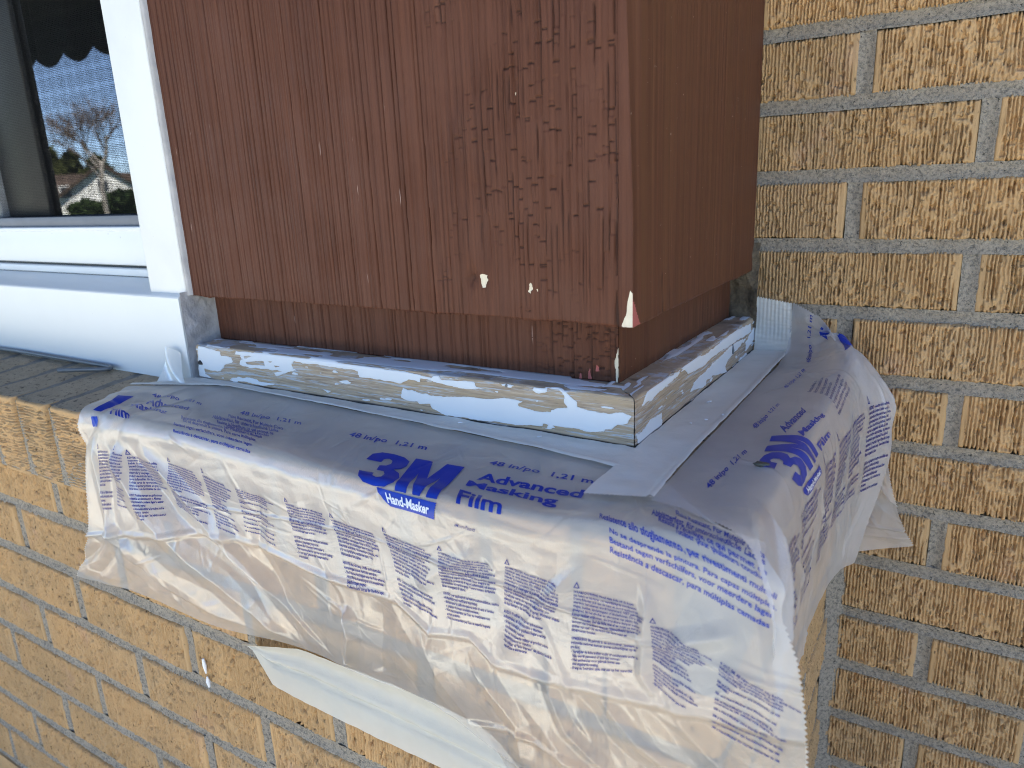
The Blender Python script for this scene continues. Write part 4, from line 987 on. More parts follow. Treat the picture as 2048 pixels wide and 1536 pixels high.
ENG = ["WARNING: To avoid danger of suffocation, keep", "this film away from babies and children. This film", "may cling to nose and mouth and prevent breathing.", "Do NOT use in cribs, beds, carriages or playpens.", "This is NOT a toy. Unwinding and applying plastic", "film can produce static electricity, which may", "ignite flammable vapors. Do not unwind film near", "flammable vapors, such as those from spray paint.", "Do not hold near heat sources.", "",
       "NOTICE: For automotive, marine and industrial", "applications, imprinting may occur.", " - Remove film if moisture forms under it.", " - Not recommended for use over uncured coatings.", " - Do not apply \"printed side\" toward surface", "   to be masked."]
GER = ["WARNUNG: Um Erstickungsgefahr zu vermeiden,", "bewahren Sie diese Folie außerhalb der Reichweite", "von Babys und Kindern auf. Die dünne Folie kann an", "der Nase und am Mund festkleben und das Atmen", "verhindern. NICHT in Kinderbetten, Betten, Wagen", "oder Laufställen verwenden. Dies ist KEIN Spielzeug.", "Beim Abrollen und Anbringen kann statische", "Elektrizität entstehen, die brennbare Dämpfe, wie", "z. B. von Sprühfarbe, entzünden kann. Von", "Wärmequellen fern halten.", "", "HINWEIS: Bei Fahrzeug-, Schiffs- und industriellen", "Anwendungen können Abdrücke entstehen.", " - Die Folie bei Feuchtigkeit unter der Folie entfernen.", " - Nicht für die Anwendung auf nicht ausgehärteten", "   Beschichtungen geeignet.", " - \"bedruckte Seite\" nicht auf die Oberfläche legen."]
FRE = ["MISE EN GARDE : Pour prévenir tout risque de", "suffocation, conserver cette pellicule hors de la portée", "des nourrissons et des enfants. La pellicule pourrait", "coller au nez et à la bouche et empêcher de respirer.", "NE PAS utiliser dans les berceaux, les lits, les", "poussettes ou les parcs d'enfants. Ceci n'est PAS un", "jouet. Le déroulement de la pellicule de plastique", "peut produire de l'électricité statique, qui peut", "enflammer des vapeurs inflammables, comme celles de", "la peinture au pistolet. Ne pas tenir près des", "sources de chaleur.", "", "AVIS : Dans le cas d'utilisations dans les secteurs", "automobile, maritime et industriel, ce produit peut", "laisser des marques.", " - Retirer la pellicule si de l'humidité se forme.", " - Utilisation non recommandée sur les revêtements", "   non durcis."]
ITA = ["AVVERTENZA: onde evitare rischi di soffocamento,", "tenere la pellicola lontano da bambini e neonati. La", "pellicola sottile potrebbe aderire al naso e alla bocca e", "impedire la respirazione. NON usare in culle, letti,", "carrozzine o box. NON è un giocattolo. Le operazioni di", "svolgimento e spiegamento della pellicola in plastica", "possono produrre elettricità statica, che potrebbe causare", "l'accensione di vapori infiammabili. Non eseguire tali", "operazioni in prossimità di vapori infiammabili, ad esempio", "durante l'uso di vernice spray. Tenere lontano da fiamme", "libere e sorgenti di calore.", "", "AVVISO: per applicazioni nel settore automobilistico, nautico", "e industriale può verificarsi imprinting.", " - Rimuovere la pellicola qualora sotto di essa si formino", "   o possano formare umidità/condensa.", " - Non raccomandato per l'uso su rivestimento non", "   ancora indurito.", " - Non raccomandato per l'uso su superfici bagnate."]
SPA = ["ADVERTENCIA: Para evitar el riesgo de asfixia,", "mantener esta cinta fuera del alcance de niños y", "bebés. La cinta puede adherirse a la boca y nariz e", "impedir la respiración. No utilizar en cunas, camas,", "cochecitos o corralitos. Esto NO es un juguete. Al", "desenrollar y desplegar la película plástica se puede", "producir electricidad estática que puede encender", "vapores inflamables. No desenrolle ni despliegue", "la película cerca de vapores inflamables, por", "ejemplo, al aplicar pintura en spray. Mantener alejado", "de las llamas y de las fuentes de calor.", "", "AVISO: Posibles marcas en aplicaciones", "industriales, en Automoción o Marinas.", " - Si hay humedad o pudiese llegar a existir", "   condensación, retirar.", " - No se recomienda utilizar el product sobre", "   recubrimientos no curados.", " - No utilizar el \"lado impreso\" del plástico hacia la", "   superficie a enmascarar."]
DUT = ["WAARSCHUWING: Houd deze folie uit de buurt", "van baby's en kinderen om verstikking te voorkomen.", "Dunne folie kan zich aan de neus en mond vasthechten", "waardoor het ademen wordt belemmerd. NIET gebruiken in", "wiegen, bedden, kinderwagens of kinderboxen. Dit is GEEN", "speelgoed. Bij het afrollen en uitvouwen van plastic folie", "kunnen vonken vrijkomen, die brandbare dampen kunnen", "doen ontbranden. Rol de folie niet af en vouw ze niet uit in", "de buurt van brandbare dampen, bijvoorbeeld tijdens het", "spuiten van verf. Uit de buurt van open vuur en", "hittebronnen houden.", "", "OPMERKING: Bij gebruik in de automobiel-, zeevaart- en", "industriële sectoren kunnen sporen achterblijven op dit", "product.", " - Verwijder de folie indien vocht of condensatie onder de", "   folie wordt gevormd of zich kan vormen.", " - Niet aanbevolen voor gebruik boven een", "   niet uitgeharde coating.", " - Breng de 'bedrukte' zijde niet aan op het oppervlak."]
POR = ["ADVERTÊNCIA: Para evitar perigo de asfixia,", "mantenha este filme longe do alcance de bebês e crianças.", "O filme fino pode prender-se ao nariz e à boca,", "impedindo a respiração. NÃO use em berços, camas,", "carrinhos ou cercados. Isto NÃO é um brinquedo.", "Desenrolar o filme plástico pode produzir", "eletricidade estática, que pode inflamar", "vapores inflamáveis. Não", "desenrole o filme plástico próximo a", "vapores inflamáveis, ao utilizar spray de", "pintura. Mantenha longe de fontes de calor.", "", "AVISO: Para aplicações automotivas, marítimas e", "industriais, podem ficar marcas.", " - Remova o filme se houver umidade sob o filme.", " - Não seja possível sua utilização sobre revestimento", "   não curado.", " - Não aplique o lado impresso para baixo."]
CPR = ["© 2017, 3M. All rights reserved. Alle Rechte", "vorbehalten. Tous droits réservés. Tutti i diritti riservati.", "Todos los derechos reservados. Alle rechten", "voorbehouden. Todos os direitos reservados.", "", "3M and Hand-Masker are trademarks of 3M.", "AMF48R1", "", "3M und Hand-Masker sind Marken von 3M.", "", "3M et Hand-Masker sont des marques de", "commerce de 3M, utilisées sous licence au Canada.", "", "3M e Hand-Masker sono marchi di 3M.", "", "3M y Hand-Masker son marcas registradas de 3M.", "", "3M en Hand-Masker zijn handelsmerken van 3M.", "", "3M e Hand-Masker são marcas comerciais de 3M."]
PEEL = ["Flake Resistant, For Multiple Coats", "Abblätterfest, für unterschiedliche Lacke", "Résiste à l'écaillage, ce qui permet de", "l'utiliser pour plusieurs couches", "Resistente allo sfogliamento, per rivestimenti multipli", "No se desprende la pintura. Para capas múltiples.", "Bestand tegen verfschilfers, voor meerdere lagen", "Resistência a descascar, para múltiplas camadas"]
def quad_shape():
    return np.array([(0, 0), (1, 0), (1, 1), (0, 1)], float), np.array([(0, 1, 2), (0, 2, 3)])
THREE = [(.00, .70), (.03, .90), (.12, .99), (.25, 1.0), (.37, .97), (.45, .88), (.46, .72), (.43, .60), (.36, .53), (.44, .46), (.48, .32), (.46, .13), (.37, .02), (.22, .0), (.08, .03), (.01, .13), (-.01, .32), (.17, .32), (.18, .21), (.235, .17), (.29, .21), (.30, .33), (.27, .42), (.18, .44), (.18, .60), (.25, .62), (.29, .70), (.28, .80), (.235, .84), (.185, .80), (.175, .70)]
EMM = [(.49, 1), (.67, 1), (.745, .50), (.82, 1), (1, 1), (1, 0), (.865, 0), (.865, .60), (.79, 0), (.70, 0), (.625, .60), (.625, 0), (.49, 0)]
SERR = [(1 - (.012 if k % 2 else 0), k / 14) for k in range(15)]
TAGP = [(0, 1), (.015, .72), (.05, .42), (.10, .18), (.15, 0)] + SERR
LINE = [(.02, .93), (.05, .60), (.09, .32), (.14, .12), (.15, .14), (.10, .36), (.065, .62), (.045, .93)]
cache = {}
def geo(kind):
    if kind in cache: return cache[kind]
    blocks = dict(W1=ENG, W2=GER, W3=FRE, W4=ITA, W5=SPA, W6=DUT, W7=POR, C8=CPR)
    if kind in blocks:
        L = blocks[kind]
        v, t = text_geo('\n'.join(L), .034, 1)
        if kind != 'C8':         # bold first word and the warning triangle
            v2, t2 = text_geo(L[0].split(':')[0] + ':', .030, 1)
            t = np.concatenate([t, t2 + len(v)]); v = np.concatenate([v, v2])
            k0 = next(i for i, q in enumerate(L) if q == '') + 1
        lo, hi = v.min(0), v.max(0); v = (v - lo) / (hi - lo)
        if kind != 'C8':
            v3, t3 = poly_geo([[(-.005, 1.035), (.085, 1.035), (.04, 1.135)], [(.016, 1.046), (.064, 1.046), (.04, 1.10)]])
            t = np.concatenate([t, t3 + len(v)]); v = np.concatenate([v, v3])
    elif kind == 'LOGO':
        v, t = poly_geo([THREE]); v2, t2 = poly_geo([EMM]); t = np.concatenate([t, t2 + len(v)]); v = np.concatenate([v, v2]); v, t = refine(v, t, .05)
    elif kind == 'TAG':
        v, t = poly_geo([TAGP]); v, t = refine(v, t, .05)
    elif kind == 'BAND':
        v, t = refine(*quad_shape(), .08)
    else:
        body = dict(DIM='48 in/po  1,21 m', ADV='Advanced', MSK='Masking', FLM='Film', PAT='3M.com/Patents', HM='Hand-Masker', PALL='\n'.join(PEEL)).get(kind) or PEEL[int(kind[1]) - 1]
        big = kind in ('ADV', 'MSK', 'FLM', 'HM')
        v, t = text_geo(body, .030 if big else (.004 if kind in ('PAT', 'PALL') else .020), 3 if big else 2)
        lo, hi = v.min(0), v.max(0); v = (v - lo) / (hi - lo)
        if big: v, t = refine(v, t, .12)
    cache[kind] = (v, t); return v, t
def print_on(P, NRM, items, parent, off=.0005):
    for kind, tl, tr, br, bl in items:
        for kk in ((kind,) if kind != 'TAG' else ('TAG', 'HM')):
            v, t = geo(kk)
            x, y = v[:, 0:1], v[:, 1:2]
            if kk == 'HM': x = .14 + x * .76; y = .22 + y * .62
            uv = (np.array(tl) * (1 - x) + np.array(tr) * x) * y + (np.array(bl) * (1 - x) + np.array(br) * x) * (1 - y)
            ok = (uv[:, 0] < 1.0) & (uv[:, 0] > -.0) & (uv[:, 1] < 1) & (uv[:, 1] > 0)
            t = t[ok[t].all(1)]
            if not len(t): continue
            W = bil(P, uv[:, 0], uv[:, 1]) + bil(NRM, uv[:, 0], uv[:, 1]) * (off + (.0005 if kk == 'HM' else 0))
            small = kk[0] in 'WC' or kk in ('PAT', 'PALL')
            link('lettering' if kk not in ('LOGO', 'TAG', 'BAND') else 'printed_emblem', mesh_np('lettering', W, t, M['white_ink'] if kk == 'HM' else M['ink_small'] if small else M['ink']), parent)
def grow(P, seam, d, lift):
    pass

FRONT_PRINT = [
    ('DIM', (0.4541, 0.1245), (0.5760, 0.1084), (0.5810, 0.1365), (0.4608, 0.1566)),
    ('DIM', (0.6711, 0.1124), (0.7997, 0.0964), (0.8030, 0.1285), (0.6728, 0.1406)),
    ('DIM', (0.2404, 0.1245), (0.3589, 0.1205), (0.3689, 0.1446), (0.2538, 0.1566)),
    ('DIM', (0.0584, 0.1004), (0.1586, 0.1285), (0.1653, 0.1486), (0.0651, 0.1285)),
    ('ADV', (0.6745, 0.1727), (0.8013, 0.1566), (0.8047, 0.2008), (0.6778, 0.2048)),
    ('MSK', (0.6711, 0.2129), (0.7830, 0.2169), (0.7896, 0.2651), (0.6745, 0.2450)),
    ('FLM', (0.6728, 0.2570), (0.7329, 0.2731), (0.7379, 0.3133), (0.6828, 0.3092)),
    ('PAT', (0.6861, 0.3534), (0.7112, 0.3534), (0.7095, 0.3655), (0.6845, 0.3614)),
    ('LOGO', (0.5175, 0.1847), (0.6494, 0.1647), (0.6578, 0.3092), (0.5459, 0.3133)),
    ('TAG', (0.5760, 0.3133), (0.6594, 0.3173), (0.6594, 0.3574), (0.5893, 0.3494)),
    ('ADV', (0.0668, 0.1486), (0.1569, 0.1687), (0.1669, 0.1888), (0.0902, 0.2088)),
    ('MSK', (0.0551, 0.2048), (0.1486, 0.2209), (0.1536, 0.2369), (0.0835, 0.2610)),
    ('FLM', (0.0417, 0.2651), (0.0935, 0.2731), (0.1102, 0.3012), (0.0684, 0.3012)),
    ('BAND', (0.0217, 0.1767), (0.0451, 0.1566), (0.0351, 0.2932), (0.0217, 0.2972)),
    ('BAND', (0.0234, 0.3133), (0.0334, 0.3092), (0.0434, 0.3414), (0.0267, 0.3454)),
    ('W1', (0.4290, 0.4538), (0.4958, 0.4458), (0.5058, 0.6265), (0.4441, 0.6426)),
    ('W2', (0.5058, 0.4618), (0.5743, 0.4699), (0.5893, 0.6586), (0.5275, 0.6787)),
    ('W3', (0.5860, 0.4538), (0.6511, 0.4739), (0.6628, 0.6827), (0.6110, 0.6627)),
    ('W4', (0.6611, 0.4659), (0.7379, 0.4578), (0.7379, 0.6345), (0.6711, 0.6586)),
    ('W5', (0.7446, 0.4538), (0.8130, 0.4739), (0.8013, 0.6667), (0.7429, 0.6627)),
    ('W6', (0.8230, 0.4739), (0.8932, 0.4699), (0.8881, 0.6225), (0.8180, 0.6667)),
    ('W7', (0.8965, 0.5060), (0.9449, 0.5422), (0.9366, 0.6707), (0.8982, 0.6345)),
    ('C8', (0.9499, 0.5502), (1.0000, 0.6064), (0.9917, 0.7269), (0.9432, 0.6908)),
    ('C8', (0.3389, 0.4498), (0.4073, 0.4618), (0.4107, 0.6426), (0.3472, 0.6185)),
    ('W7', (0.2738, 0.4337), (0.3289, 0.4498), (0.3372, 0.6627), (0.2938, 0.6305)),
    ('W6', (0.1987, 0.4257), (0.2638, 0.4337), (0.2888, 0.6386), (0.2053, 0.5863)),
    ('W5', (0.1068, 0.4337), (0.1886, 0.4297), (0.1870, 0.6426), (0.1285, 0.6426)),
    ('W4', (0.0801, 0.4217), (0.1052, 0.4257), (0.1052, 0.6185), (0.0701, 0.6104)),
    ('W3', (0.0451, 0.4257), (0.0718, 0.4177), (0.0534, 0.6386), (0.0367, 0.6345)),
    ('P1', (0.2387, 0.1647), (0.3506, 0.1687), (0.3623, 0.1888), (0.2554, 0.1888)),
    ('P2', (0.2220, 0.1888), (0.3506, 0.1847), (0.3639, 0.2048), (0.2387, 0.2129)),
    ('P3', (0.2487, 0.2129), (0.3539, 0.2048), (0.3673, 0.2249), (0.2621, 0.2329)),
    ('P4', (0.2705, 0.2209), (0.3556, 0.2209), (0.3656, 0.2369), (0.2855, 0.2450)),
    ('P5', (0.1836, 0.2289), (0.3523, 0.2369), (0.3623, 0.2530), (0.2003, 0.2530)),
    ('P6', (0.1987, 0.2450), (0.3539, 0.2570), (0.3639, 0.2771), (0.2137, 0.2691)),
    ('P7', (0.1987, 0.2771), (0.3606, 0.2851), (0.3673, 0.3012), (0.2087, 0.2972)),
    ('P8', (0.2120, 0.3052), (0.3673, 0.3092), (0.3689, 0.3213), (0.2154, 0.3173)),
    ('P1', (0.9098, 0.1647), (1.0000, 0.2892), (0.9967, 0.3052), (0.9132, 0.2369)),
    ('P2', (0.8848, 0.2088), (0.9983, 0.3012), (0.9933, 0.3133), (0.8898, 0.2570)),
    ('P3', (0.8965, 0.2490), (0.9933, 0.3173), (0.9883, 0.3293), (0.8998, 0.2771)),
    ('P4', (0.9182, 0.2811), (0.9883, 0.3293), (0.9866, 0.3414), (0.9199, 0.3012)),
    ('P5', (0.8381, 0.2691), (0.9950, 0.3534), (0.9950, 0.3695), (0.8431, 0.2972)),
    ('P6', (0.8548, 0.3092), (0.9967, 0.3775), (0.9967, 0.3936), (0.8564, 0.3213)),
    ('P7', (0.8564, 0.3253), (0.9950, 0.3976), (0.9933, 0.4177), (0.8581, 0.3414)),
    ('P8', (0.8581, 0.3454), (0.9900, 0.4257), (0.9883, 0.4458), (0.8581, 0.3655)),
]
SIDE_PRINT = [
    ('DIM', (0.0803, 0.1124), (0.2508, 0.1302), (0.2341, 0.1538), (0.0736, 0.1361)),
    ('DIM', (0.3645, 0.0947), (0.5050, 0.1183), (0.4916, 0.1361), (0.3445, 0.1243)),
    ('DIM', (0.6154, 0.0947), (0.7525, 0.1183), (0.7291, 0.1420), (0.5987, 0.1183)),
    ('ADV', (0.3612, 0.1775), (0.4849, 0.2012), (0.4548, 0.2249), (0.3378, 0.2071)),
    ('MSK', (0.3478, 0.2367), (0.4749, 0.2663), (0.4816, 0.2899), (0.3378, 0.2663)),
    ('FLM', (0.3612, 0.3136), (0.4482, 0.3195), (0.4615, 0.3432), (0.3746, 0.3432)),
    ('LOGO', (0.1839, 0.2012), (0.3211, 0.1775), (0.3545, 0.3373), (0.2475, 0.3491)),
    ('TAG', (0.2542, 0.3550), (0.3411, 0.3609), (0.3445, 0.3846), (0.2642, 0.3905)),
    ('PALL', (0.5786, 0.1893), (0.6890, 0.1893), (0.6789, 0.3195), (0.5452, 0.3373)),
    ('DIM', (0.7893, 0.1183), (0.9900, 0.0769), (0.9866, 0.1006), (0.7860, 0.1420)),
    ('BAND', (0.9465, 0.1420), (0.9866, 0.1479), (1.0000, 0.1893), (0.8930, 0.1893)),
    ('BAND', (0.9766, 0.2308), (0.9498, 0.2544), (0.9064, 0.2899), (0.8027, 0.2367)),
    ('W7', (0.115, 0.40), (0.215, 0.40), (0.215, 0.72), (0.115, 0.72)),
    ('C8', (0.235, 0.40), (0.335, 0.40), (0.335, 0.70), (0.235, 0.70)),
    ('W1', (0.375, 0.40), (0.475, 0.40), (0.475, 0.72), (0.375, 0.72)),
    ('W2', (0.495, 0.40), (0.595, 0.40), (0.595, 0.72), (0.495, 0.72)),
    ('W3', (0.615, 0.42), (0.700, 0.42), (0.700, 0.74), (0.615, 0.74)),
    ('W4', (0.720, 0.42), (0.800, 0.42), (0.800, 0.74), (0.720, 0.74)),
    ('W5', (0.880, 0.40), (0.990, 0.36), (0.990, 0.60), (0.880, 0.64)),
]
GR = 'printed plastic masking films'
film1 = empty('masking_film', (-.28, -.40, -.317), 'long translucent printed masking film draped over the front of the brick base', 'plastic film', GR)
P1 = front_film(); N1 = normals(P1); N1 *= np.sign(-N1[..., 1] * .8 + N1[..., 2] + .0)[..., None]
front_sheet = sheet('film_sheet', P1, M['film'], film1, [(P1[-1, 104:], P1[-8, 104:]), (P1[0, 84:], P1[7, 84:])])
# the sheet is folded double down to the pressed line and hangs single below it
uu, vv = np.meshgrid(np.linspace(FU[0], FU[-1], P1.shape[0]), np.linspace(FV[0], FV[-1], P1.shape[1]), indexing='ij')
fold = np.interp(uu[:, 0], [-.61, -.5, -.40, -.31, -.22, -.19, -.155, -.135, -.08, -.02, .05], [.186, .181, .170, .172, .170, .184, .174, .186, .180, .172, .170])[:, None]
vattr(front_sheet.data, 'single_layer', np.clip((vv - fold) / .002, 0, 1))
print_on(P1, N1, FRONT_PRINT, film1)
film2 = empty('masking_film', (0, -.2, -.317), 'shorter printed masking film over the side of the ledge, flaring out against the brick wall', 'plastic film', GR)
P2 = side_film(); N2 = normals(P2); N2 *= np.sign(N2 @ np.array([.6, -.4, .65]))[..., None]
sheet('film_sheet', P2, M['film_side'], film2, [(P2[0, ::-1], P2[4, ::-1]), (P2[-1], P2[-5])])
print_on(P2, N2, SIDE_PRINT, film2)

# ---------------------------------------------------------------- tape that holds the films
def tape_grid(A, B, n, m, amp, seed, lift=0.0):
    """ruled strip between polylines A and B with small puckers"""
    A = np.array(A, float); B = np.array(B, float); s = np.linspace(0, 1, len(A)); q = np.linspace(0, 1, n)
    a = cr(A, s, q); b = cr(B, s, q); w = np.linspace(0, 1, m)[None, :, None]
    G = a[:, None] * (1 - w) + b[:, None] * w
    uu, ww = np.meshgrid(q * 30, np.linspace(0, 1, m) * 3, indexing='ij')
    return G, amp * (fbm(uu, ww, seed, 3) - .3) + lift
A = [(-.612, -.358, -.3165), (-.585, -.3395, -.3150), (-.45, -.3385, -.3150), (-.30, -.3385, -.3150), (-.15, -.3385, -.3150), (-.060, -.3400, -.3150)]
B = [(-.636, -.387, -.3165), (-.537, -.352, -.3155), (-.445, -.352, -.3155), (-.30, -.3585, -.3155), (-.15, -.3690, -.3160), (-.060, -.3800, -.3165)]
G, h = tape_grid(A, B, 260, 14, .0020, 70); G[..., 2] += h
G[..., 2] += .0016 * np.exp(-((np.linspace(0, 1, 14)[None, :] - .93) / .06) ** 2)
o = link('tape', mesh_np('tape', G.reshape(-1, 3), grid_faces(260, 14, True), M['tape'], True), film1)
# loose corner of the tape standing up against the sill
T, W = np.meshgrid(np.linspace(0, 1, 22), np.linspace(0, 1, 12), indexing='ij')
wd = .5 + .5 * (1 - T) ** 1.5
X = -.606 + .040 * (W - .35) * wd - .012 * T + .004 * T ** 2; Z = -.316 + .036 * T * (1 - .35 * np.abs(W - .4)); Y = -.3560 + .006 * T + .004 * np.sin(W * 5 + T * 3) - .010 * (1 - T) * (1 - W)
link('tape_tab', mesh_np('tape_tab', np.stack([X, Y, Z], -1).reshape(-1, 3), grid_faces(22, 12), M['tape'], True), film1)
A = [(-.0865, -.425, -.3155), (-.0875, -.34, -.3150), (-.0875, -.25, -.3150), (-.0875, -.15, -.3150), (-.0875, -.06, -.3150), (-.0875, -.008, -.3145)]
B = [(-.0435, -.416, -.3145), (-.0475, -.34, -.3150), (-.0485, -.25, -.3155), (-.0495, -.15, -.3155), (-.0505, -.06, -.3150), (-.0505, -.008, -.3140)]
G, h = tape_grid(A, B, 200, 18, .0018, 71); G[..., 2] += h
G[..., 2] += .0022 * np.exp(-((np.linspace(0, 1, 18)[None, :] - .95) / .06) ** 2)
o2 = link('tape', mesh_np('tape', G.reshape(-1, 3), grid_faces(200, 18, True), M['tape'], True), film2)
E_ = G[0]; tv, tf = [], []
for k in range(14):
    a, b = E_[0] + (E_[-1] - E_[0]) * k / 14, E_[0] + (E_[-1] - E_[0]) * (k + 1) / 14
    i = len(tv); tv += [a, b, (a + b) / 2 + np.array((-.0003, -.0016, .0))]; tf.append((i, i + 1, i + 2))
link('cut_edge', mesh_np('cut_edge', tv, tf, M['tape']), o2)
# tape turned up the brick wall
tp = empty('masking_tape', (-.069, -.002, -.312), 'short piece of translucent tape stuck upright on the brick wall beside the moulding', 'tape', 'strips of masking tape')
A = [(-.0875, -.0065, -.3150), (-.0873, -.0045, -.295), (-.0872, -.0045, -.275), (-.0870, -.0045, -.2575)]; B = [(-.0500, -.0070, -.3145), (-.0500, -.0050, -.295), (-.0505, -.0048, -.280), (-.0510, -.0045, -.2630)]
G, h = tape_grid(A, B, 50, 36, .0010, 72); G[..., 1] -= h
G[..., 1] -= .0007 * (.5 + .5 * np.cos(np.linspace(0, 1, 36)[None, :] * 2 * math.pi * 9)) * np.clip((np.linspace(0, 1, 50)[:, None] - .1) * 5, 0, 1)
o3 = link('tape_strip', mesh_np('tape_strip', G.reshape(-1, 3), grid_faces(50, 36), M['tape'], True), tp)
tv, tf = [], []
for k in range(13):
    a, b = G[-1, 0] + (G[-1, -1] - G[-1, 0]) * k / 13, G[-1, 0] + (G[-1, -1] - G[-1, 0]) * (k + 1) / 13
    i = len(tv); tv += [a, b, (a + b) / 2 + np.array((0, 0, .0014))]; tf.append((i, i + 1, i + 2))
link('cut_edge', mesh_np('cut_edge', tv, tf, M['tape']), o3)
# folded strip of tape along the lower bricks
lt = empty('masking_tape', (-.30, -.445, -.55), 'long cream strip of masking tape creased lengthwise across the lower bricks', 'tape', 'strips of masking tape')
n, m = 220, 26
xs = np.linspace(0, 1, n); w = np.linspace(0, 1, m)
top = np.stack([np.interp(xs, [0, .28, .62, .93, 1], [-.424, -.345, -.238, -.160, -.138]), np.interp(xs, [0, .28, .62, .93, 1], [-.5225, -.4990, -.4955, -.4990, -.526])], 1)
bot = np.stack([np.interp(xs, [0, .12, .3, .6, 1], [-.421, -.399, -.352, -.250, -.100]), np.interp(xs, [0, .12, .3, .6, 1], [-.529, -.5605, -.5640, -.5650, -.5640])], 1)
G = np.zeros((n, m, 3))
for c, cc in ((0, 0), (2, 1)): G[..., c] = top[:, cc][:, None] * (1 - w) + bot[:, cc][:, None] * w
G[..., 2] += (.0022 * (fbm(xs * 9, xs * 0, 73, 3) - .5))[:, None] * np.abs(w - .5)[None, :] * 2
crease = np.interp(xs, [0, .2, 1], [.30, .38, .52])[:, None]
h = .0015 + .0050 * np.clip(1 - np.abs(w[None, :] - crease) / .16, 0, 1) ** 1.6 - .0045 * np.clip(1 - np.abs(w[None, :] - crease - .17) / .08, 0, 1) + .0014 * fbm(xs[:, None] * 26, w[None, :] * 5, 74, 3) + .0085 * np.clip((.25 - w[None, :]) / .25, 0, 1)
G[..., 1] = -.4395 - h
link('tape_strip', mesh_np('tape_strip', G.reshape(-1, 3), grid_faces(n, m, True), M['tape_strip'], True), lt)

# ---------------------------------------------------------------- small things
bm = bmesh.new()
def hook(z): return z
pts = [(-1.02, -.349, -.3155), (-.93, -.3475, -.3150), (-.80, -.3485, -.3150), (-.742, -.3490, -.3150), (-.732, -.3510, -.3150), (-.7275, -.3550, -.3150), (-.730, -.3595, -.3150), (-.738, -.3625, -.3152), (-.760, -.3700, -.3160), (-.788, -.3815, -.3172)]
tube(bm, pts, .0026, 10)
o = bm_obj('bent_rod', bm, M['steel'], None, True); tag(o, 'bent grey metal rod with a hooked end on the ledge under the window sill', 'metal rod')
bm = bmesh.new(); bmesh.ops.create_icosphere(bm, subdivisions=2, radius=1)
rr = random.Random(3)
for v in bm.verts: v.co = Vector((v.co.x * .0052, v.co.y * .0030, v.co.z * .0018)) * rr.uniform(.75, 1.15)
o = bm_obj('debris_chip', bm, M['chip']); o.location = (.0005, -.338, -.3128); o.rotation_euler = (0, .1, .5); tag(o, 'small dark shiny chip lying on the plastic film by the blue print', 'debris')
rr = random.Random(8)
for k, (x, y) in enumerate(((-.060, -.262), (-.052, -.245), (-.068, -.275), (-.072, -.215), (-.16, -.352), (-.235, -.349))):
    bm = bmesh.new(); n = 7
    a = rr.uniform(.0012, .0034); b = rr.uniform(.0008, .0014)
    ring = [(math.cos(2 * math.pi * i / n) * a * rr.uniform(.7, 1.2), math.sin(2 * math.pi * i / n) * b * rr.uniform(.7, 1.2)) for i in range(n)]
    lo = [bm.verts.new((p, q, 0)) for p, q in ring]; hi = [bm.verts.new((p, q, .0005)) for p, q in ring]
    bm.faces.new(lo[::-1]); bm.faces.new(hi)
    for i in range(n): bm.faces.new((lo[i], lo[(i + 1) % n], hi[(i + 1) % n], hi[i]))
    o = bm_obj('paint_flake', bm, M['flake']); o.location = (x, y, -.3134); o.rotation_euler = (0, 0, rr.uniform(0, 3))
    tag(o, ('white paint flake on the side tape, left of the longest flake', 'longest white paint flake on the side tape by the film edge', 'white paint flake on the side tape nearest the moulding corner', 'white paint flake on the side tape farthest from the moulding corner', 'tiny white paint flake on the front tape near the moulding corner', 'tiny white paint flake on the front tape above the large blue emblem')[k], 'paint flake', 'fallen paint flakes')

# ================================================================ across the street (mirrored in the window)
def house(loc, rz, w, d, hw, hr, label, windows):
    """gabled house, front gable facing local +Y"""
    h = empty('white_house', loc, label, 'house', 'houses across the street'); h.rotation_euler.z = rz
    def add(name, bm, mat, parent):
        bmesh.ops.recalc_face_normals(bm, faces=bm.faces); o = bm_obj(name, bm, mat); o.parent = parent; return o
    bm = bmesh.new()
    f = [(-w / 2, 0), (w / 2, 0), (w / 2, hw), (0, hr), (-w / 2, hw)]
    a = [bm.verts.new((x, 0, z)) for x, z in f]; b = [bm.verts.new((x, -d, z)) for x, z in f]
    bm.faces.new(a); bm.faces.new(b[::-1])
    for k in range(5): bm.faces.new((a[k], b[k], b[(k + 1) % 5], a[(k + 1) % 5]))
    add('wall', bm, M['siding'], h)
    bm = bmesh.new()
    for s in (-1, 1):
        o_ = .5; sl = (hr - hw) / (w / 2)
        p = [(0, .4, hr + .12), (s * (w / 2 + o_), .4, hw - o_ * sl + .12), (s * (w / 2 + o_), -d - .4, hw - o_ * sl + .12), (0, -d - .4, hr + .12)]
        lo = [bm.verts.new((x, y, z - .32)) for x, y, z in p]; hi = [bm.verts.new(q) for q in p]
        bm.faces.new(lo); bm.faces.new(hi)
        for k in range(4): bm.faces.new((lo[k], lo[(k + 1) % 4], hi[(k + 1) % 4], hi[k]))
    add('roof', bm, M['shingle'], h)
    for x, z, ww, hh in windows:
        bm = bmesh.new(); add_box(bm, (x - ww / 2 - .1, .003, z - .1), (x + ww / 2 + .1, .06, z + hh + .1)); fr = add('window', bm, M['siding'], h)
        bm = bmesh.new(); add_box(bm, (x - ww / 2, .061, z), (x + ww / 2, .075, z + hh)); add('pane', bm, M['pane'], fr)
    return h
house((-63.2, -36.4, -1.3), R(-60), 9.6, 9, .55, 4.0, 'white gabled house with brown roof, mirrored in the window behind the bare tree', [(-.1, 1.75, .75, .95), (-2.9, 1.35, .75, .85)])
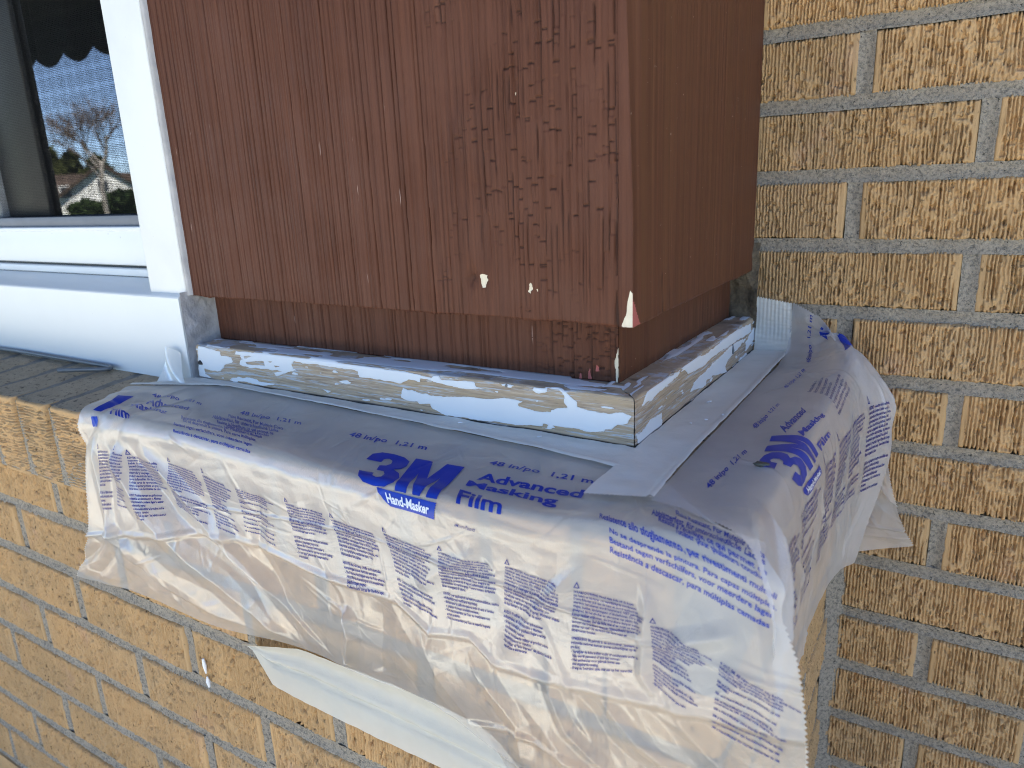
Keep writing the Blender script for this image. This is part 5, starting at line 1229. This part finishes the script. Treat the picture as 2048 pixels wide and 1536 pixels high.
house((-73, -35.5, -1.3), R(30), 9, 8, 1.9, 3.3, 'smaller white house with brown roof, mirrored at the left edge of the reflection', [(2.5, .8, 1.0, .9)])
rt = random.Random(12)
def bare_tree(x, y, h_, label):
    t = empty('bare_tree', (x, y, -1.3), label, 'tree')
    tr = bmesh.new(); tw = bmesh.new()
    def grow_(p, d, L, r, lev):
        q = p + d * L * .5 + Vector((rt.uniform(-1, 1), rt.uniform(-1, 1), 0)) * L * .05; e = q + (d + Vector((rt.uniform(-.2, .2), rt.uniform(-.2, .2), .06))).normalized() * L * .5
        tube(tr if lev < 2 else tw, [p, q, e], [r, r * .85, r * .7], 6 if lev < 2 else 3)
        if lev >= 6: return
        for k in range(rt.choice((3, 4) if lev else (5, 6))):
            a = rt.uniform(0, 6.28); s = rt.uniform(.4, .95)
            nd = (d + Vector((math.cos(a), math.sin(a), 0)) * s + Vector((0, 0, .12))).normalized()
            b = p.lerp(e, rt.uniform(.5, 1.0)) if lev else p.lerp(e, rt.uniform(.62, 1.0))
            grow_(b, nd, L * rt.uniform(.55, .75), r * .55, lev + 1)
    grow_(Vector((x, y, -1.3)), Vector((.03, 0, 1)).normalized(), h_ * .40, .17, 0)
    bm_obj('trunk', tr, M['bark'], t); o = bm_obj('crown', tw, M['twig'], t); tag(o, kind='stuff')
bare_tree(-52.4, -30, 9.2, 'bare pale-barked tree mirrored in the window pane in front of the white house')
def leafy(name, x, y, w, h_, mat, label, cat, group, n=1500):
    t = empty(name, (x, y, -1.3), label, cat, group)
    r = np.random.default_rng(int(abs(x * 10)))
    th = r.uniform(0, 2 * math.pi, n); ph = r.uniform(0, 1, n) ** .8; rad = np.sqrt(r.uniform(.2, 1, n))
    prof = np.sin(np.clip(ph, .03, 1) * math.pi) ** .6 if name != 'conifer' else (1 - ph) ** .8 + .08
    c = np.stack([x + np.cos(th) * rad * w / 2 * prof * r.uniform(.7, 1.15, n), y + np.sin(th) * rad * w / 2 * prof, -1.3 + ph * h_], 1)
    s = w * .05 + .05
    d1 = r.normal(size=(n, 3)) * s; d2 = r.normal(size=(n, 3)) * s
    V = np.stack([c - d1, c + d2, c + d1, c - d2], 1).reshape(-1, 3); F = np.arange(n * 4).reshape(-1, 4)
    o = link('foliage', mesh_np('foliage', V, F, mat), t); tag(o, kind='stuff')
    bm = bmesh.new(); tube(bm, [(x, y, -1.3), (x, y, -1.3 + h_ * .6)], .05 + w * .02, 6); bm_obj('trunk', bm, M['bark'], t)
for k, (x, y, w, h_) in enumerate(((-63.8, -34.2, 1.5, .75), (-62.0, -34.0, 1.7, 1.0), (-59.8, -33.2, 1.5, .8))):
    leafy('round_shrub', x, y, w, h_, M['leaf'], ('lowest green shrub, left of the mirrored tree trunk', 'tallest green shrub at the foot of the mirrored tree trunk', 'small green shrub right of the mirrored tree trunk')[k], 'shrub', 'shrubs before the white house')
for k, (x, y, w, h_) in enumerate(((-56.0, -33.4, 2.6, 1.5), (-54.0, -33.0, 2.4, 1.35))):
    leafy('dark_hedge', x, y, w, h_, M['leaf'], ('taller dark hedge before the mirrored white house', 'lower dark hedge by the right edge of the mirrored view')[k], 'hedge', 'dark hedges', 2200)
for k, (x, y, w, h_) in enumerate(((-98, -47, 5, 7.6), (-94, -48, 5.5, 7.0), (-91, -49, 5, 6.2), (-89, -51, 5.5, 5.6))):
    leafy('conifer', x, y, w, h_, M['olive'], ('tallest olive green evergreen, at the left edge of the mirrored roofs', 'second olive green evergreen from the left beyond the mirrored roofs', 'third olive green evergreen from the left beyond the mirrored roofs', 'lowest olive green evergreen, nearest the mirrored bare tree')[k], 'tree', 'evergreens beyond the roofs', 2600)
